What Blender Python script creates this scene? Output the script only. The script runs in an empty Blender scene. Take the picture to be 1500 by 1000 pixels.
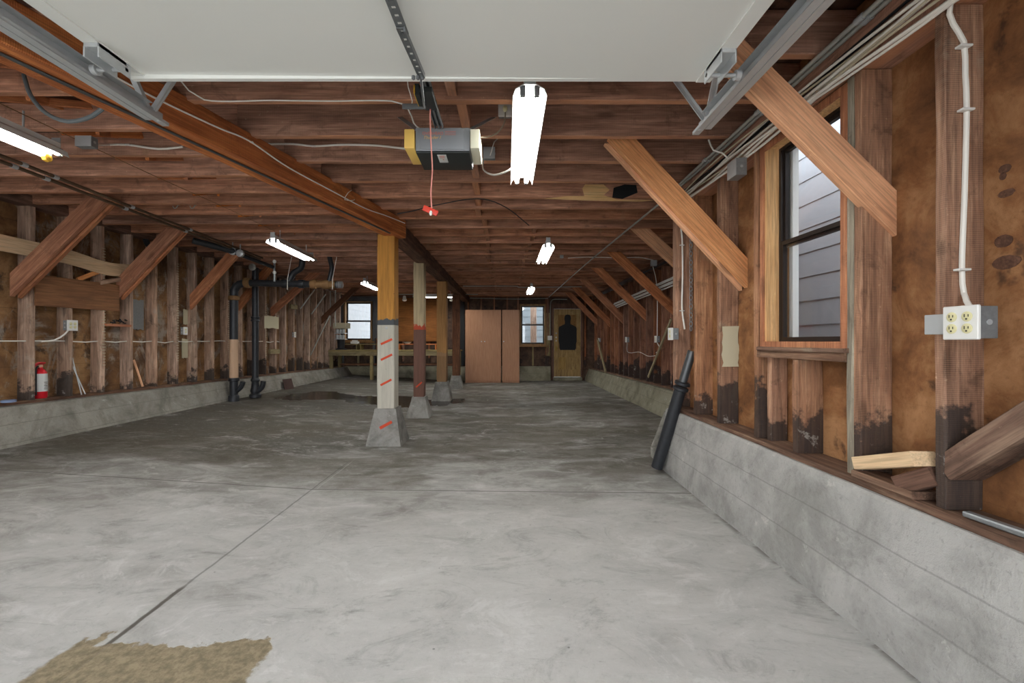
import bpy, bmesh, math, random
from mathutils import Vector, Matrix, noise
random.seed(7)
R = random.Random(11)
scene = bpy.context.scene
COL = scene.collection
PI = math.pi

# ------------------------------------------------------------------ camera
FPX = 631.0
CX, CY, CZ = 742.0, 500.0, 1.2
cam_data = bpy.data.cameras.new('camera')
cam = bpy.data.objects.new('camera', cam_data)
COL.objects.link(cam)
cam.location = (0, 0, CZ)
cam.rotation_euler = (PI / 2, 0, 0)
cam_data.sensor_width = 36
cam_data.lens = 36 * FPX / 1500
cam_data.shift_x = (750 - CX) / 1500
cam_data.clip_start = 0.02
scene.camera = cam
# ------------------------------------------------------------------ world, exposure
scene.view_settings.view_transform = 'Standard'
scene.view_settings.look = 'None'
scene.view_settings.gamma = 1
scene.view_settings.exposure = 1.4
world = bpy.data.worlds.new('overcast_sky')
scene.world = world
world.use_nodes = True
bg = world.node_tree.nodes['Background']
bg.inputs[0].default_value = (0.93, 0.96, 1.0, 1)
bg.inputs[1].default_value = 1.9
TUBE_STRENGTH = 22.0
scene.cycles.max_bounces = 8
scene.cycles.diffuse_bounces = 6
scene.cycles.glossy_bounces = 3
scene.cycles.transmission_bounces = 6
scene.cycles.sample_clamp_indirect = 4


def at(x, y, Y):
    """photo reading -> point at depth Y"""
    return Vector(((x - CX) * Y / FPX, Y, CZ + (CY - y) * Y / FPX))


# ------------------------------------------------------------------ node helpers
class NT:
    def __init__(s, name):
        s.m = bpy.data.materials.new(name)
        s.m.use_nodes = True
        s.t = s.m.node_tree
        s.b = s.t.nodes['Principled BSDF']

    def n(s, typ, **kw):
        nd = s.t.nodes.new(typ)
        for k, v in kw.items():
            setattr(nd, k, v)
        return nd

    def set(s, sock, v):
        if isinstance(v, bpy.types.NodeSocket):
            s.t.links.new(v, sock)
        else:
            sock.default_value = v

    def math(s, op, a, b=0.0, c=None, clamp=False):
        nd = s.n('ShaderNodeMath', operation=op)
        nd.use_clamp = clamp
        s.set(nd.inputs[0], a)
        s.set(nd.inputs[1], b)
        if c is not None:
            s.set(nd.inputs[2], c)
        return nd.outputs[0]

    def mix(s, f, a, b, mode='MIX'):
        nd = s.n('ShaderNodeMix', data_type='RGBA', blend_type=mode)
        s.set(nd.inputs[0], f)
        s.set(nd.inputs[6], a if isinstance(a, bpy.types.NodeSocket) else tuple(a) + (1,))
        s.set(nd.inputs[7], b if isinstance(b, bpy.types.NodeSocket) else tuple(b) + (1,))
        return nd.outputs[2]

    def noise(s, vec, scale=5, detail=4, rough=0.55, dist=0.0):
        nd = s.n('ShaderNodeTexNoise')
        s.set(nd.inputs['Vector'], vec)
        nd.inputs['Scale'].default_value = scale
        nd.inputs['Detail'].default_value = detail
        nd.inputs['Roughness'].default_value = rough
        nd.inputs['Distortion'].default_value = dist
        return nd.outputs[0]

    def scalev(s, vec, sc):
        nd = s.n('ShaderNodeVectorMath', operation='MULTIPLY')
        s.set(nd.inputs[0], vec)
        nd.inputs[1].default_value = sc
        return nd.outputs[0]

    def ramp(s, fac, stops, interp='LINEAR'):
        nd = s.n('ShaderNodeValToRGB')
        nd.color_ramp.interpolation = interp
        e = nd.color_ramp.elements
        while len(e) < len(stops):
            e.new(0.5)
        for i, (p, c) in enumerate(stops):
            e[i].position = p
            e[i].color = (tuple(c) + (1,)) if not isinstance(c, (int, float)) else (c, c, c, 1)
        s.set(nd.inputs[0], fac)
        return nd.outputs[0]

    def step(s, v, lo, hi):
        nd = s.n('ShaderNodeMapRange')
        nd.interpolation_type = 'SMOOTHSTEP'
        s.set(nd.inputs[0], v)
        nd.inputs[1].default_value = lo
        nd.inputs[2].default_value = hi
        return nd.outputs[0]

    def objv(s, rnd=True):
        tc = s.n('ShaderNodeTexCoord')
        if not rnd:
            return tc.outputs['Object']
        oi = s.n('ShaderNodeObjectInfo')
        cb = s.n('ShaderNodeCombineXYZ')
        r1 = s.math('MULTIPLY', oi.outputs['Random'], 57.0)
        s.set(cb.inputs[0], r1)
        s.set(cb.inputs[1], s.math('MULTIPLY', oi.outputs['Random'], 31.0))
        s.set(cb.inputs[2], s.math('MULTIPLY', oi.outputs['Random'], 83.0))
        ad = s.n('ShaderNodeVectorMath', operation='ADD')
        s.set(ad.inputs[0], tc.outputs['Object'])
        s.set(ad.inputs[1], cb.outputs[0])
        return ad.outputs[0]

    def rnd(s):
        return s.n('ShaderNodeObjectInfo').outputs['Random']

    def pos(s):
        return s.n('ShaderNodeNewGeometry').outputs['Position']

    def sep(s, v):
        nd = s.n('ShaderNodeSeparateXYZ')
        s.set(nd.inputs[0], v)
        return nd.outputs

    def bump(s, h, strength=0.4, dist=0.004):
        nd = s.n('ShaderNodeBump')
        nd.inputs['Strength'].default_value = strength
        nd.inputs['Distance'].default_value = dist
        s.set(nd.inputs['Height'], h)
        s.set(s.b.inputs['Normal'], nd.outputs[0])

    def done(s, color, rough=0.7, metal=0.0):
        s.set(s.b.inputs['Base Color'], color if isinstance(color, bpy.types.NodeSocket) else tuple(color) + (1,))
        s.set(s.b.inputs['Roughness'], rough)
        s.b.inputs['Metallic'].default_value = metal
        s.b.inputs['Specular IOR Level'].default_value = 0.35
        return s.m


def hexc(h):
    v = [int(h[i:i + 2], 16) / 255 for i in (0, 2, 4)]
    return tuple(c / 12.92 if c <= 0.04045 else ((c + 0.055) / 1.055) ** 2.4 for c in v)


def tone(c, k, sat=1.0):
    l = 0.3 * c[0] + 0.6 * c[1] + 0.1 * c[2]
    v = [(l + (x - l) * sat) * k * w for x, w in zip(c, (1.0, 1.0, 0.94))]
    s = min(1.0, 0.85 / max(v))
    return tuple(x * s for x in v)


def wood(name, dark, mid, light, var=0.35, soot=None, knots=True, saw=False, pale=None, grain=1.0, k=1.0, sat=1.0, grime_amt=0.45, edge=None, smear=0.55):
    """grain runs along the timber's own long axis (local X)"""
    dark, mid, light = tone(dark, k, sat), tone(mid, k, sat), tone(light, k, sat)
    m = NT(name)
    v = m.objv()
    g1 = m.noise(m.scalev(v, (1.3, 24, 24)), 1.6 * grain, 5, 0.6, 0.35)
    g2 = m.noise(m.scalev(v, (4, 110, 110)), 1.0 * grain, 3, 0.6)
    bl = m.noise(m.scalev(v, (1.0, 3.2, 3.2)), 2.4, 4, 0.6, 0.6)
    f = m.math('ADD', m.math('MULTIPLY', g1, 0.55), m.math('MULTIPLY', bl, 0.45))
    c = m.ramp(f, [(0.30, dark), (0.5, mid), (0.70, light)])
    str_ = m.noise(m.scalev(v, (0.7, 9, 9)), 1.7, 6, 0.72, 0.9)
    c = m.mix(m.math('MULTIPLY', m.step(str_, 0.50, 0.66), smear), c, tuple(x * 0.8 for x in dark))
    c = m.mix(m.math('MULTIPLY', m.step(str_, 0.44, 0.30), smear * 0.7), c, tuple(min(1, x * 1.25) for x in light))
    speck = m.noise(v, 31, 5, 0.75)
    c = m.mix(m.math('MULTIPLY', m.step(speck, 0.63, 0.72), 0.40), c, tuple(min(1, x * 1.7) for x in light))
    grime = m.noise(v, 5.5, 6, 0.7, 0.5)
    c = m.mix(m.math('MULTIPLY', m.step(grime, 0.54, 0.68), grime_amt), c, tuple(x * 0.5 for x in dark))
    fine = m.step(g2, 0.30, 0.62)
    c = m.mix(m.math('MULTIPLY', m.math('SUBTRACT', 1.0, fine), 0.45), c, tuple(x * 0.45 for x in dark))
    # tone of each timber
    r = m.rnd()
    hs = m.n('ShaderNodeHueSaturation')
    m.set(hs.inputs['Value'], m.math('ADD', 1 - var * 0.5, m.math('MULTIPLY', r, var)))
    m.set(hs.inputs['Saturation'], m.math('ADD', 0.86, m.math('MULTIPLY', m.math('FRACT', m.math('MULTIPLY', r, 17.3)), 0.28)))
    m.set(hs.inputs['Color'], c)
    c = hs.outputs[0]
    h = m.math('ADD', m.math('MULTIPLY', g2, 0.5), g1)
    if knots:
        vo = m.n('ShaderNodeTexVoronoi')
        m.set(vo.inputs['Vector'], m.scalev(v, (1.5, 5, 5)))
        vo.inputs['Scale'].default_value = 1.1
        k = m.step(vo.outputs['Distance'], 0.17, 0.08)
        c = m.mix(m.math('MULTIPLY', k, 0.65), c, tuple(x * 0.35 for x in dark))
    if saw:
        w = m.n('ShaderNodeTexWave')
        w.wave_type = 'BANDS'
        w.bands_direction = 'X'
        m.set(w.inputs['Vector'], v)
        w.inputs['Scale'].default_value = 42
        w.inputs['Distortion'].default_value = 1.5
        w.inputs['Detail'].default_value = 2
        c = m.mix(m.math('MULTIPLY', w.outputs['Fac'], 0.14), c, light)
        h = m.math('ADD', h, m.math('MULTIPLY', w.outputs['Fac'], 0.5))
    if pale:
        pv = m.noise(v, 1.9, 5, 0.65, 0.4)
        c = m.mix(m.math('MULTIPLY', m.step(pv, 0.60, 0.70), 0.55), c, pale)
    if soot:
        z0, z1 = soot
        p = m.pos()
        z = m.sep(p)[2]
        nz = m.noise(p, 6.5, 5, 0.65)
        zz = m.math('ADD', z, m.math('MULTIPLY', m.math('SUBTRACT', nz, 0.5), 0.7))
        zz = m.math('ADD', zz, m.math('MULTIPLY', m.math('SUBTRACT', r, 0.5), 0.25))
        c = m.mix(m.math('MULTIPLY', m.step(zz, z1, z0), 0.86), c, hexc('2a2828'))
        # mineral bloom near the sill
        n3 = m.noise(p, 11, 5, 0.7)
        wf = m.math('MULTIPLY', m.step(n3, 0.60, 0.68), m.step(z, z1 + 0.05, z0 - 0.05))
        c = m.mix(m.math('MULTIPLY', wf, 0.5), c, hexc('b9b5ac'))
    if edge:  # downward faces: orange sawn-wood tone, lightened to paint in floor bounce
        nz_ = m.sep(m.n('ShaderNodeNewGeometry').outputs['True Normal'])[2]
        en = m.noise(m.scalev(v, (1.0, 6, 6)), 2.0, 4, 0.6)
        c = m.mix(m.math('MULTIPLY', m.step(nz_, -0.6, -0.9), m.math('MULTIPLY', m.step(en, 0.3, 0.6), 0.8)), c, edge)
    m.bump(h, 0.5, 0.003)
    return m.done(c, 0.78)


M = {}
M['joist'] = wood('dark_redwood_joist', hexc('50301f'), hexc('805139'), hexc('a8755a'), 0.55, saw=True, pale=hexc('a88468'), k=2.4, sat=0.75, edge=hexc('c98f6a'), smear=0.22, grime_amt=0.5)  # edge: sawn underside colour with bounce light painted in
M['beam'] = wood('red_beam_wood', hexc('70391f'), hexc('9c5830'), hexc('c07c44'), 0.1, saw=True, k=1.7, sat=0.9)
M['beamdark'] = wood('dark_beam_wood', hexc('33221b'), hexc('553a2e'), hexc('755240'), 0.1, saw=True, k=2.0, sat=0.9)
M['brace'] = wood('fir_brace_wood', hexc('9a6440'), hexc('bd8458'), hexc('d09c70'), 0.15, knots=True, k=1.75, sat=0.9, grime_amt=0.12, smear=0.3)
M['braceold'] = wood('old_brace_wood', hexc('693a26'), hexc('915a3c'), hexc('b07a56'), 0.35, saw=True, k=1.9, sat=0.85)
M['studR'] = wood('near_stud_wood', hexc('5c3a26'), hexc('94603e'), hexc('bc8a60'), 0.35, soot=(0.76, 0.84), saw=True, pale=hexc('a79a86'), k=1.5, sat=0.75, smear=0.6, grime_amt=0.65)
M['studFR'] = wood('far_stud_wood', hexc('4e2c1e'), hexc('7a4c35'), hexc('9a6a4a'), 0.45, soot=(0.64, 0.72), k=1.6, sat=0.85)
M['studL'] = wood('left_stud_wood', hexc('553d30'), hexc('8a6854'), hexc('b0937e'), 0.45, soot=(0.66, 0.74), saw=True, pale=hexc('b5ada0'), k=2.05, sat=0.68, grime_amt=0.6)
M['studgrey'] = wood('grey_white_stud', hexc('6e6458'), hexc('9a9184'), hexc('c0b8aa'), 0.1, pale=hexc('cfcac0'), k=1.0)
M['plate'] = wood('sill_plate_wood', hexc('3d2a20'), hexc('6a4a38'), hexc('8e7058'), 0.2, pale=hexc('a39a88'), k=1.35, sat=0.85)
M['fir'] = wood('clear_fir_trim', hexc('c08a50'), hexc('dba768'), hexc('e6bb80'), 0.08, knots=False, k=1.15, sat=0.85, grime_amt=0.0)
M['pale'] = wood('pale_new_board', hexc('c0996a'), hexc('d2ae80'), hexc('dec096'), 0.05, knots=False, k=1.45, sat=0.9, grime_amt=0.0, smear=0.2)
M['ply'] = wood('brown_plywood', hexc('6b4020'), hexc('855429'), hexc('9a6636'), 0.12, knots=False, k=1.1, sat=0.95, grime_amt=0.1, smear=0.2)
M['bench'] = wood('weathered_bench_wood', hexc('77684a'), hexc('9c8c66'), hexc('b5a680'), 0.2, k=0.95)
M['post_old'] = wood('old_post_wood', hexc('4a3226'), hexc('6c4a3a'), hexc('8a6450'), 0.2)
M['grey_board'] = wood('grey_painted_board', hexc('45464c'), hexc('5e6068'), hexc('74767c'), 0.2, knots=False)
M['window_old'] = wood('old_window_wood', hexc('7b5a3c'), hexc('9c7850'), hexc('b59068'), 0.2, knots=False)
M['doorwood'] = wood('old_door_wood', hexc('7a5c30'), hexc('a3803f'), hexc('bb9a5a'), 0.05, knots=False, k=1.25, sat=0.8)


def sheath(name, a, b, c_, spots, mottle=5.0, bloom=None, jt=0.6):
    m = NT(name)
    p = m.pos()
    n1 = m.noise(p, mottle, 7, 0.68, 0.5)
    n2 = m.noise(p, 1.4, 4, 0.6)
    n4 = m.noise(p, 38, 4, 0.7)
    f = m.math('ADD', m.math('MULTIPLY', n1, 0.6), m.math('MULTIPLY', n2, 0.4))
    c = m.ramp(f, [(0.37, a), (0.5, b), (0.61, c_)])
    c = m.mix(m.math('MULTIPLY', m.step(n4, 0.5, 0.75), 0.35), c, a)
    z = m.sep(p)[2]
    n3 = m.noise(p, 3.3, 5, 0.65, 0.3)
    c = m.mix(m.math('MULTIPLY', m.step(n3, 0.57, 0.66), 0.75), c, spots)
    if bloom:
        n5 = m.noise(m.scalev(p, (1, 1, 0.6)), 2.6, 7, 0.72, 0.8)
        c = m.mix(m.math('MULTIPLY', m.step(n5, 0.50, 0.62), 0.75), c, bloom)
    # board joints
    fr = m.math('FRACT', m.math('MULTIPLY', z, 1 / 0.31))
    ln = m.math('MULTIPLY', m.step(fr, 0.025, 0.0), jt)
    c = m.mix(ln, c, tuple(x * 0.3 for x in a))
    m.bump(m.math('ADD', n1, n4), 0.4, 0.006)
    return m.done(c, 0.75)


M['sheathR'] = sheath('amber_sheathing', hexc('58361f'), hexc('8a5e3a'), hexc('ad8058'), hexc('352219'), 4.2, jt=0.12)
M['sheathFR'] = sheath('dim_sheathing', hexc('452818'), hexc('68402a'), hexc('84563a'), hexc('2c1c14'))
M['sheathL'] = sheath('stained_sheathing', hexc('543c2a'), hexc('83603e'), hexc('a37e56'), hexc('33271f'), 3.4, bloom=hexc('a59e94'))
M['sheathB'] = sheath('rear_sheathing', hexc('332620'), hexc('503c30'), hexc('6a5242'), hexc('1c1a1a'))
M['subfloor'] = sheath('subfloor_boards', hexc('35221a'), hexc('50352a'), hexc('684838'), hexc('201612'))


def concrete_wall(name, a, b, lines=True):
    m = NT(name)
    p = m.pos()
    n1 = m.noise(p, 3.0, 8, 0.68, 0.3)
    n2 = m.noise(p, 45, 5, 0.7)
    c = m.ramp(n1, [(0.36, a), (0.58, b)])
    n8 = m.noise(p, 1.7, 9, 0.75, 0.8)
    c = m.mix(m.math('MULTIPLY', m.step(n8, 0.52, 0.64), 0.4), c, tuple(x * 0.62 for x in a))
    c = m.mix(m.math('MULTIPLY', m.step(n2, 0.54, 0.72), 0.35), c, tuple(x * 0.5 for x in a))
    n3 = m.noise(p, 6.5, 5, 0.7)
    c = m.mix(m.math('MULTIPLY', m.step(n3, 0.62, 0.70), 0.45), c, hexc('d2d0ca'))
    if lines:
        z = m.math('ADD', m.sep(p)[2], m.math('MULTIPLY', n1, 0.02))
        for zz in (0.21, 0.39):
            d = m.math('ABSOLUTE', m.math('SUBTRACT', z, zz))
            c = m.mix(m.math('MULTIPLY', m.step(d, 0.006, 0.001), 0.4), c, tuple(x * 0.5 for x in a))
    m.bump(m.math('ADD', n2, n1), 0.55, 0.012)
    return m.done(c, 0.85)


M['foundR'] = concrete_wall('near_foundation_concrete', hexc('8e8d89'), hexc('afaeaa'))
M['foundL'] = concrete_wall('left_foundation_concrete', hexc('75726a'), hexc('9c9990'))
M['foundFR'] = concrete_wall('far_foundation_concrete', hexc('75715f'), hexc('96927f'))
M['pier'] = concrete_wall('pier_concrete', hexc('6c6a66'), hexc('979590'), False)


def floor_mat():
    m = NT('garage_floor_concrete')
    p = m.pos()
    x, y, z = m.sep(p)
    big = m.noise(m.scalev(p, (0.55, 1.0, 1)), 0.9, 6, 0.62, 0.5)
    med = m.noise(m.scalev(p, (0.8, 1.4, 1)), 3.2, 8, 0.7, 0.7)
    fine = m.noise(p, 28, 8, 0.75)
    light, mid, dirt = hexc('aeaeab'), hexc('8d8c87'), hexc('57544c')
    f = m.math('ADD', m.math('MULTIPLY', big, 0.5), m.math('MULTIPLY', med, 0.5))
    # trodden, dusty zone by the entrance; oily dirt further in (wear of the slab)
    wear = m.math('ADD', m.step(y, 2.0, 5.6), m.math('MULTIPLY', m.step(x, 0.2, -4.5), 0.35))
    f = m.math('SUBTRACT', m.math('ADD', f, 0.17), m.math('MULTIPLY', wear, 0.27))
    c = m.ramp(f, [(0.34, dirt), (0.48, mid), (0.60, light), (0.78, hexc('bebebb'))])
    cloud = m.noise(m.scalev(p, (1.0, 1.6, 1)), 1.9, 9, 0.78, 1.2)
    c = m.mix(m.math('MULTIPLY', m.step(cloud, 0.52, 0.66), 0.42), c, hexc('6a6964'))
    c = m.mix(m.math('MULTIPLY', m.step(cloud, 0.47, 0.36), 0.45), c, hexc('cfcfcd'))
    brown = m.noise(m.scalev(p, (0.5, 1.1, 1)), 1.3, 6, 0.65, 0.6)
    bm_ = m.math('MULTIPLY', m.step(brown, 0.44, 0.60), m.math('MULTIPLY', m.step(y, 2.3, 4.6), 0.7))
    c = m.mix(bm_, c, hexc('564f42'))
    c = m.mix(m.math('MULTIPLY', m.step(fine, 0.52, 0.76), 0.30), c, hexc('5a5853'))
    c = m.mix(m.math('MULTIPLY', m.step(fine, 0.45, 0.26), 0.40), c, hexc('d6d6d4'))
    # scratches
    sc = m.noise(m.scalev(p, (1.0, 14, 1)), 2.2, 5, 0.7, 1.6)
    c = m.mix(m.math('MULTIPLY', m.step(sc, 0.64, 0.70), 0.22), c, hexc('b4b4b0'))
    sd = m.noise(m.scalev(p, (1.3, 9, 1)), 1.5, 6, 0.72, 2.2)
    c = m.mix(m.math('MULTIPLY', m.step(sd, 0.60, 0.72), 0.35), c, hexc('504e48'))
    # pitting
    vo = m.n('ShaderNodeTexVoronoi')
    m.set(vo.inputs['Vector'], p)
    vo.inputs['Scale'].default_value = 5.5
    c = m.mix(m.math('MULTIPLY', m.step(vo.outputs['Distance'], 0.035, 0.02), 0.6), c, hexc('4e4c48'))
    # joints
    wob = m.math('MULTIPLY', m.math('SUBTRACT', m.noise(p, 7, 4), 0.5), 0.02)
    dx = m.math('ABSOLUTE', m.math('ADD', m.math('ADD', x, 1.58), wob))
    near = m.step(y, 2.13, 2.08)
    c = m.mix(m.math('MULTIPLY', m.math('MULTIPLY', m.step(dx, 0.016, 0.006), near), 0.85), c, hexc('463d30'))
    faint = m.step(y, 4.5, 4.1)
    c = m.mix(m.math('MULTIPLY', m.math('MULTIPLY', m.step(dx, 0.010, 0.003), faint), 0.6), c, hexc('55534e'))
    dx2 = m.math('ABSOLUTE', m.math('ADD', m.math('ADD', x, 1.545), wob))
    c = m.mix(m.math('MULTIPLY', m.math('MULTIPLY', m.step(dx2, 0.008, 0.002), faint), 0.4), c, hexc('b6b6b2'))
    yy = m.math('ADD', y, m.math('MULTIPLY', x, 0.03))
    dy = m.math('ABSOLUTE', m.math('ADD', m.math('SUBTRACT', yy, 3.45), m.math('MULTIPLY', wob, 0.6)))
    c = m.mix(m.math('MULTIPLY', m.step(dy, 0.012, 0.004), 0.75), c, hexc('55534d'))
    dy2 = m.math('ABSOLUTE', m.math('SUBTRACT', yy, 3.436))
    c = m.mix(m.math('MULTIPLY', m.step(dy2, 0.006, 0.002), 0.45), c, hexc('b4b4b2'))
    dw = m.math('SUBTRACT', 1.462, x)
    fw = m.math('MULTIPLY', m.step(dw, 0.05, 0.0), m.step(y, 4.2, 4.1))
    c = m.mix(m.math('MULTIPLY', fw, m.math('MULTIPLY', m.step(med, 0.42, 0.56), 0.7)), c, hexc('4c4841'))
    # worn brown patch by the entrance
    n6 = m.noise(p, 6.0, 5, 0.6)
    edge = m.math('ADD', y, m.math('MULTIPLY', m.math('SUBTRACT', n6, 0.5), 0.42))
    a1 = m.step(edge, 1.735, 1.715)
    xr = m.math('ADD', x, m.math('MULTIPLY', m.math('SUBTRACT', n6, 0.5), 0.16))
    a2 = m.math('MULTIPLY', m.step(xr, -1.72, -1.70), m.step(xr, -0.90, -0.92))
    patch = m.math('MULTIPLY', a1, a2)
    pc = m.mix(m.step(fine, 0.35, 0.65), hexc('6e6450'), hexc('94886f'))
    c = m.mix(patch, c, pc)
    # wet stain round the rear posts
    n7 = m.noise(m.scalev(p, (1, 1.5, 1)), 0.75, 4, 0.55)
    cen = m.math('ADD', 8.55, m.math('MULTIPLY', m.math('SUBTRACT', n7, 0.5), 2.2))
    hw = m.math('MULTIPLY', m.step(m.noise(m.scalev(p, (1, 0.2, 1)), 1.1, 3), 0.3, 0.62), 0.62)
    d = m.math('SUBTRACT', m.math('ABSOLUTE', m.math('SUBTRACT', y, cen)), m.math('ADD', hw, 0.16))
    w1 = m.math('MULTIPLY', m.step(d, 0.04, -0.02), m.math('MULTIPLY', m.step(x, -4.6, -4.2), m.step(x, -0.72, -0.95)))
    c = m.mix(m.math('MULTIPLY', w1, 0.85), c, hexc('2e2820'))
    rough = m.math('SUBTRACT', m.math('SUBTRACT', 0.72, m.math('MULTIPLY', m.step(med, 0.4, 0.7), 0.12)), m.math('MULTIPLY', w1, 0.5))
    hgt = m.math('SUBTRACT', m.math('ADD', m.math('MULTIPLY', fine, 0.4), med), m.math('MULTIPLY', patch, 0.9))
    hgt = m.math('SUBTRACT', hgt, m.math('MULTIPLY', m.math('MULTIPLY', m.step(dx, 0.016, 0.006), near), 2.0))
    m.bump(m.math('MULTIPLY', hgt, m.math('SUBTRACT', 1.0, w1)), 0.35, 0.008)
    return m.done(c, rough)


M['floor'] = floor_mat()


def plain(name, col, rough=0.5, metal=0.0, nz=0.08, scale=14, spec=None):
    m = NT(name)
    v = m.objv()
    n1 = m.noise(v, scale, 4, 0.6)
    c = m.mix(m.math('MULTIPLY', n1, nz * 4 if nz < 0.25 else 1.0), col, tuple(x * (1 - nz * 2.2) for x in col))
    m.done(c, rough, metal)
    m.bump(n1, 0.12, 0.001)
    return m.m


def emit(name, col, strength):
    m = NT(name)
    m.done(col, 0.4)
    m.b.inputs['Emission Color'].default_value = tuple(col) + (1,)
    m.b.inputs['Emission Strength'].default_value = strength
    return m.m


def glassm():
    m = bpy.data.materials.new('window_glass')
    m.use_nodes = True
    t = m.node_tree
    t.nodes.clear()
    o = t.nodes.new('ShaderNodeOutputMaterial')
    tr = t.nodes.new('ShaderNodeBsdfTransparent')
    tr.inputs[0].default_value = (0.93, 0.95, 0.96, 1)
    gl = t.nodes.new('ShaderNodeBsdfGlossy')
    gl.inputs['Roughness'].default_value = 0.03
    mx = t.nodes.new('ShaderNodeMixShader')
    mx.inputs[0].default_value = 0.07
    t.links.new(tr.outputs[0], mx.inputs[1])
    t.links.new(gl.outputs[0], mx.inputs[2])
    t.links.new(mx.outputs[0], o.inputs[0])
    return m


M['glass'] = glassm()
M['galv'] = plain('galvanised_steel', hexc('c6cacc'), 0.42, 0.35, 0.12, 30)
M['galvrough'] = plain('spangled_galvanised', hexc('a9aeb0'), 0.5, 0.6, 0.22, 60)
M['doorpanel'] = plain('off_white_door_paint', hexc('e6e8e4'), 0.6, 0, 0.02, 3)
M['white'] = plain('white_enamel', hexc('e6e6e2'), 0.4, 0, 0.02)
M['cable'] = plain('white_cable_sheath', hexc('f0eee6'), 0.5, 0, 0.04)
M['oldcable'] = plain('yellowed_cable_sheath', hexc('c9bfa6'), 0.6, 0, 0.08)
M['blackcable'] = plain('black_rubber', hexc('24262a'), 0.5, 0, 0.1)
M['greycable'] = plain('grey_rubber_hose', hexc('6c7376'), 0.5, 0, 0.1)
M['ivory'] = plain('ivory_plastic', hexc('dcd6a8'), 0.4, 0, 0.03)
M['slot'] = plain('dark_slot', hexc('2c2824'), 0.6)
M['opener'] = plain('dark_grey_steel_case', hexc('8c9094'), 0.35, 0.1, 0.08, 5)
M['openerblack'] = plain('black_underside', hexc('2c3030'), 0.5, 0, 0.05)
M['lens_y'] = plain('amber_lens_plastic', hexc('f0c86c'), 0.35, 0, 0.04)
M['lens_w'] = plain('cream_lens_plastic', hexc('e4e3cc'), 0.35, 0, 0.04)
M['railmetal'] = plain('dull_rail_steel', hexc('74787a'), 0.45, 0.3, 0.15)
M['redcord'] = plain('faded_red_cord', hexc('d88c80'), 0.7)
M['redplastic'] = plain('red_plastic', hexc('d8402c'), 0.4)
M['yellowplastic'] = plain('yellow_plastic', hexc('d8a83c'), 0.4)
M['print_red'] = plain('red_print', hexc('d07868'), 0.5)
M['print_gold'] = plain('gold_print', hexc('d8b070'), 0.5)
M['castiron'] = plain('black_cast_iron', hexc('3c3e42'), 0.42, 0.3, 0.2, 18)
M['castiron_tan'] = plain('rusty_taped_pipe', hexc('8c6a44'), 0.7, 0, 0.2, 12)
M['brownpipe'] = plain('brown_painted_pipe', hexc('6e5844'), 0.6, 0.1, 0.2, 25)
M['pinkpipe'] = plain('flesh_coloured_wrap', hexc('c9a88c'), 0.7, 0, 0.06)
M['greypipe'] = plain('grey_steel_pipe', hexc('6c7072'), 0.35, 0.7, 0.15, 20)
M['conduit'] = plain('steel_conduit', hexc('bcc0ba'), 0.35, 0.3, 0.1, 20)
M['tube'] = emit('fluorescent_tube', (1.0, 0.99, 0.95), TUBE_STRENGTH)
M['extred'] = plain('fire_red_paint', hexc('c8202c'), 0.3, 0, 0.04)
M['label'] = plain('label_paper', hexc('d8dcda'), 0.5, 0, 0.1, 60)
M['cardboard'] = plain('cream_card', hexc('c9c2a6'), 0.8, 0, 0.06)
M['rustplate'] = plain('rusty_plate', hexc('4a3630'), 0.8, 0, 0.2)
M['laminate'] = None
M['orangepaint'] = plain('orange_marker_paint', hexc('d04824'), 0.6)
M['black'] = plain('flat_black_paper', hexc('1c1e20'), 0.7, 0, 0.05)
M['darktrim'] = plain('dark_bronze_sash', hexc('2a221e'), 0.4, 0.1)
M['concrete_out'] = plain('driveway_concrete', hexc('b4b2ac'), 0.9, 0, 0.06, 4)
M['bluetape'] = plain('blue_tape', hexc('8496b8'), 0.6)


def laminate():
    m = NT('beech_laminate')
    v = m.objv()
    g = m.noise(m.scalev(v, (30, 30, 1.6)), 2.0, 5, 0.6, 0.4)
    c = m.ramp(g, [(0.3, hexc('946a4e')), (0.7, hexc('ad8265'))])
    return m.done(c, 0.5)


M['laminate'] = laminate()


def siding(name, a, b):
    m = NT(name)
    p = m.pos()
    n = m.noise(p, 3, 5, 0.6)
    return m.done(m.mix(n, a, b), 0.6)


M['siding'] = siding('grey_white_siding', hexc('b8bcc4'), hexc('c8ccd2'))
M['siding3'] = siding('blue_grey_siding', hexc('7c868c'), hexc('909aa0'))
M['siding2'] = siding('white_siding', hexc('7c7e80'), hexc('8a8c8e'))


def painted_post(name, up, low, zs, fringe):
    """upper colour, lower paint, height of the change"""
    m = NT(name)
    v = m.objv()
    p = m.pos()
    z = m.sep(p)[2]
    g = m.noise(m.scalev(v, (1.4, 22, 22)), 1.6, 5, 0.6, 0.4)
    cu = m.ramp(g, [(0.3, tuple(x * 0.62 for x in up)), (0.62, up)])
    cl = m.ramp(g, [(0.28, tuple(x * 0.78 for x in low)), (0.6, low)])
    n = m.noise(p, 9, 4, 0.6)
    zz = m.math('ADD', z, m.math('MULTIPLY', m.math('SUBTRACT', n, 0.5), 0.22))
    c = m.mix(m.step(zz, zs + 0.06, zs + 0.07), fringe, cu)
    c = m.mix(m.step(z, zs, zs + 0.004), cl, c)
    chip = m.noise(p, 26, 5, 0.7)
    c = m.mix(m.math('MULTIPLY', m.step(chip, 0.66, 0.70), 0.7), c, hexc('4c4034'))
    m.bump(m.math('ADD', g, chip), 0.4, 0.003)
    return m.done(c, 0.7)


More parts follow.
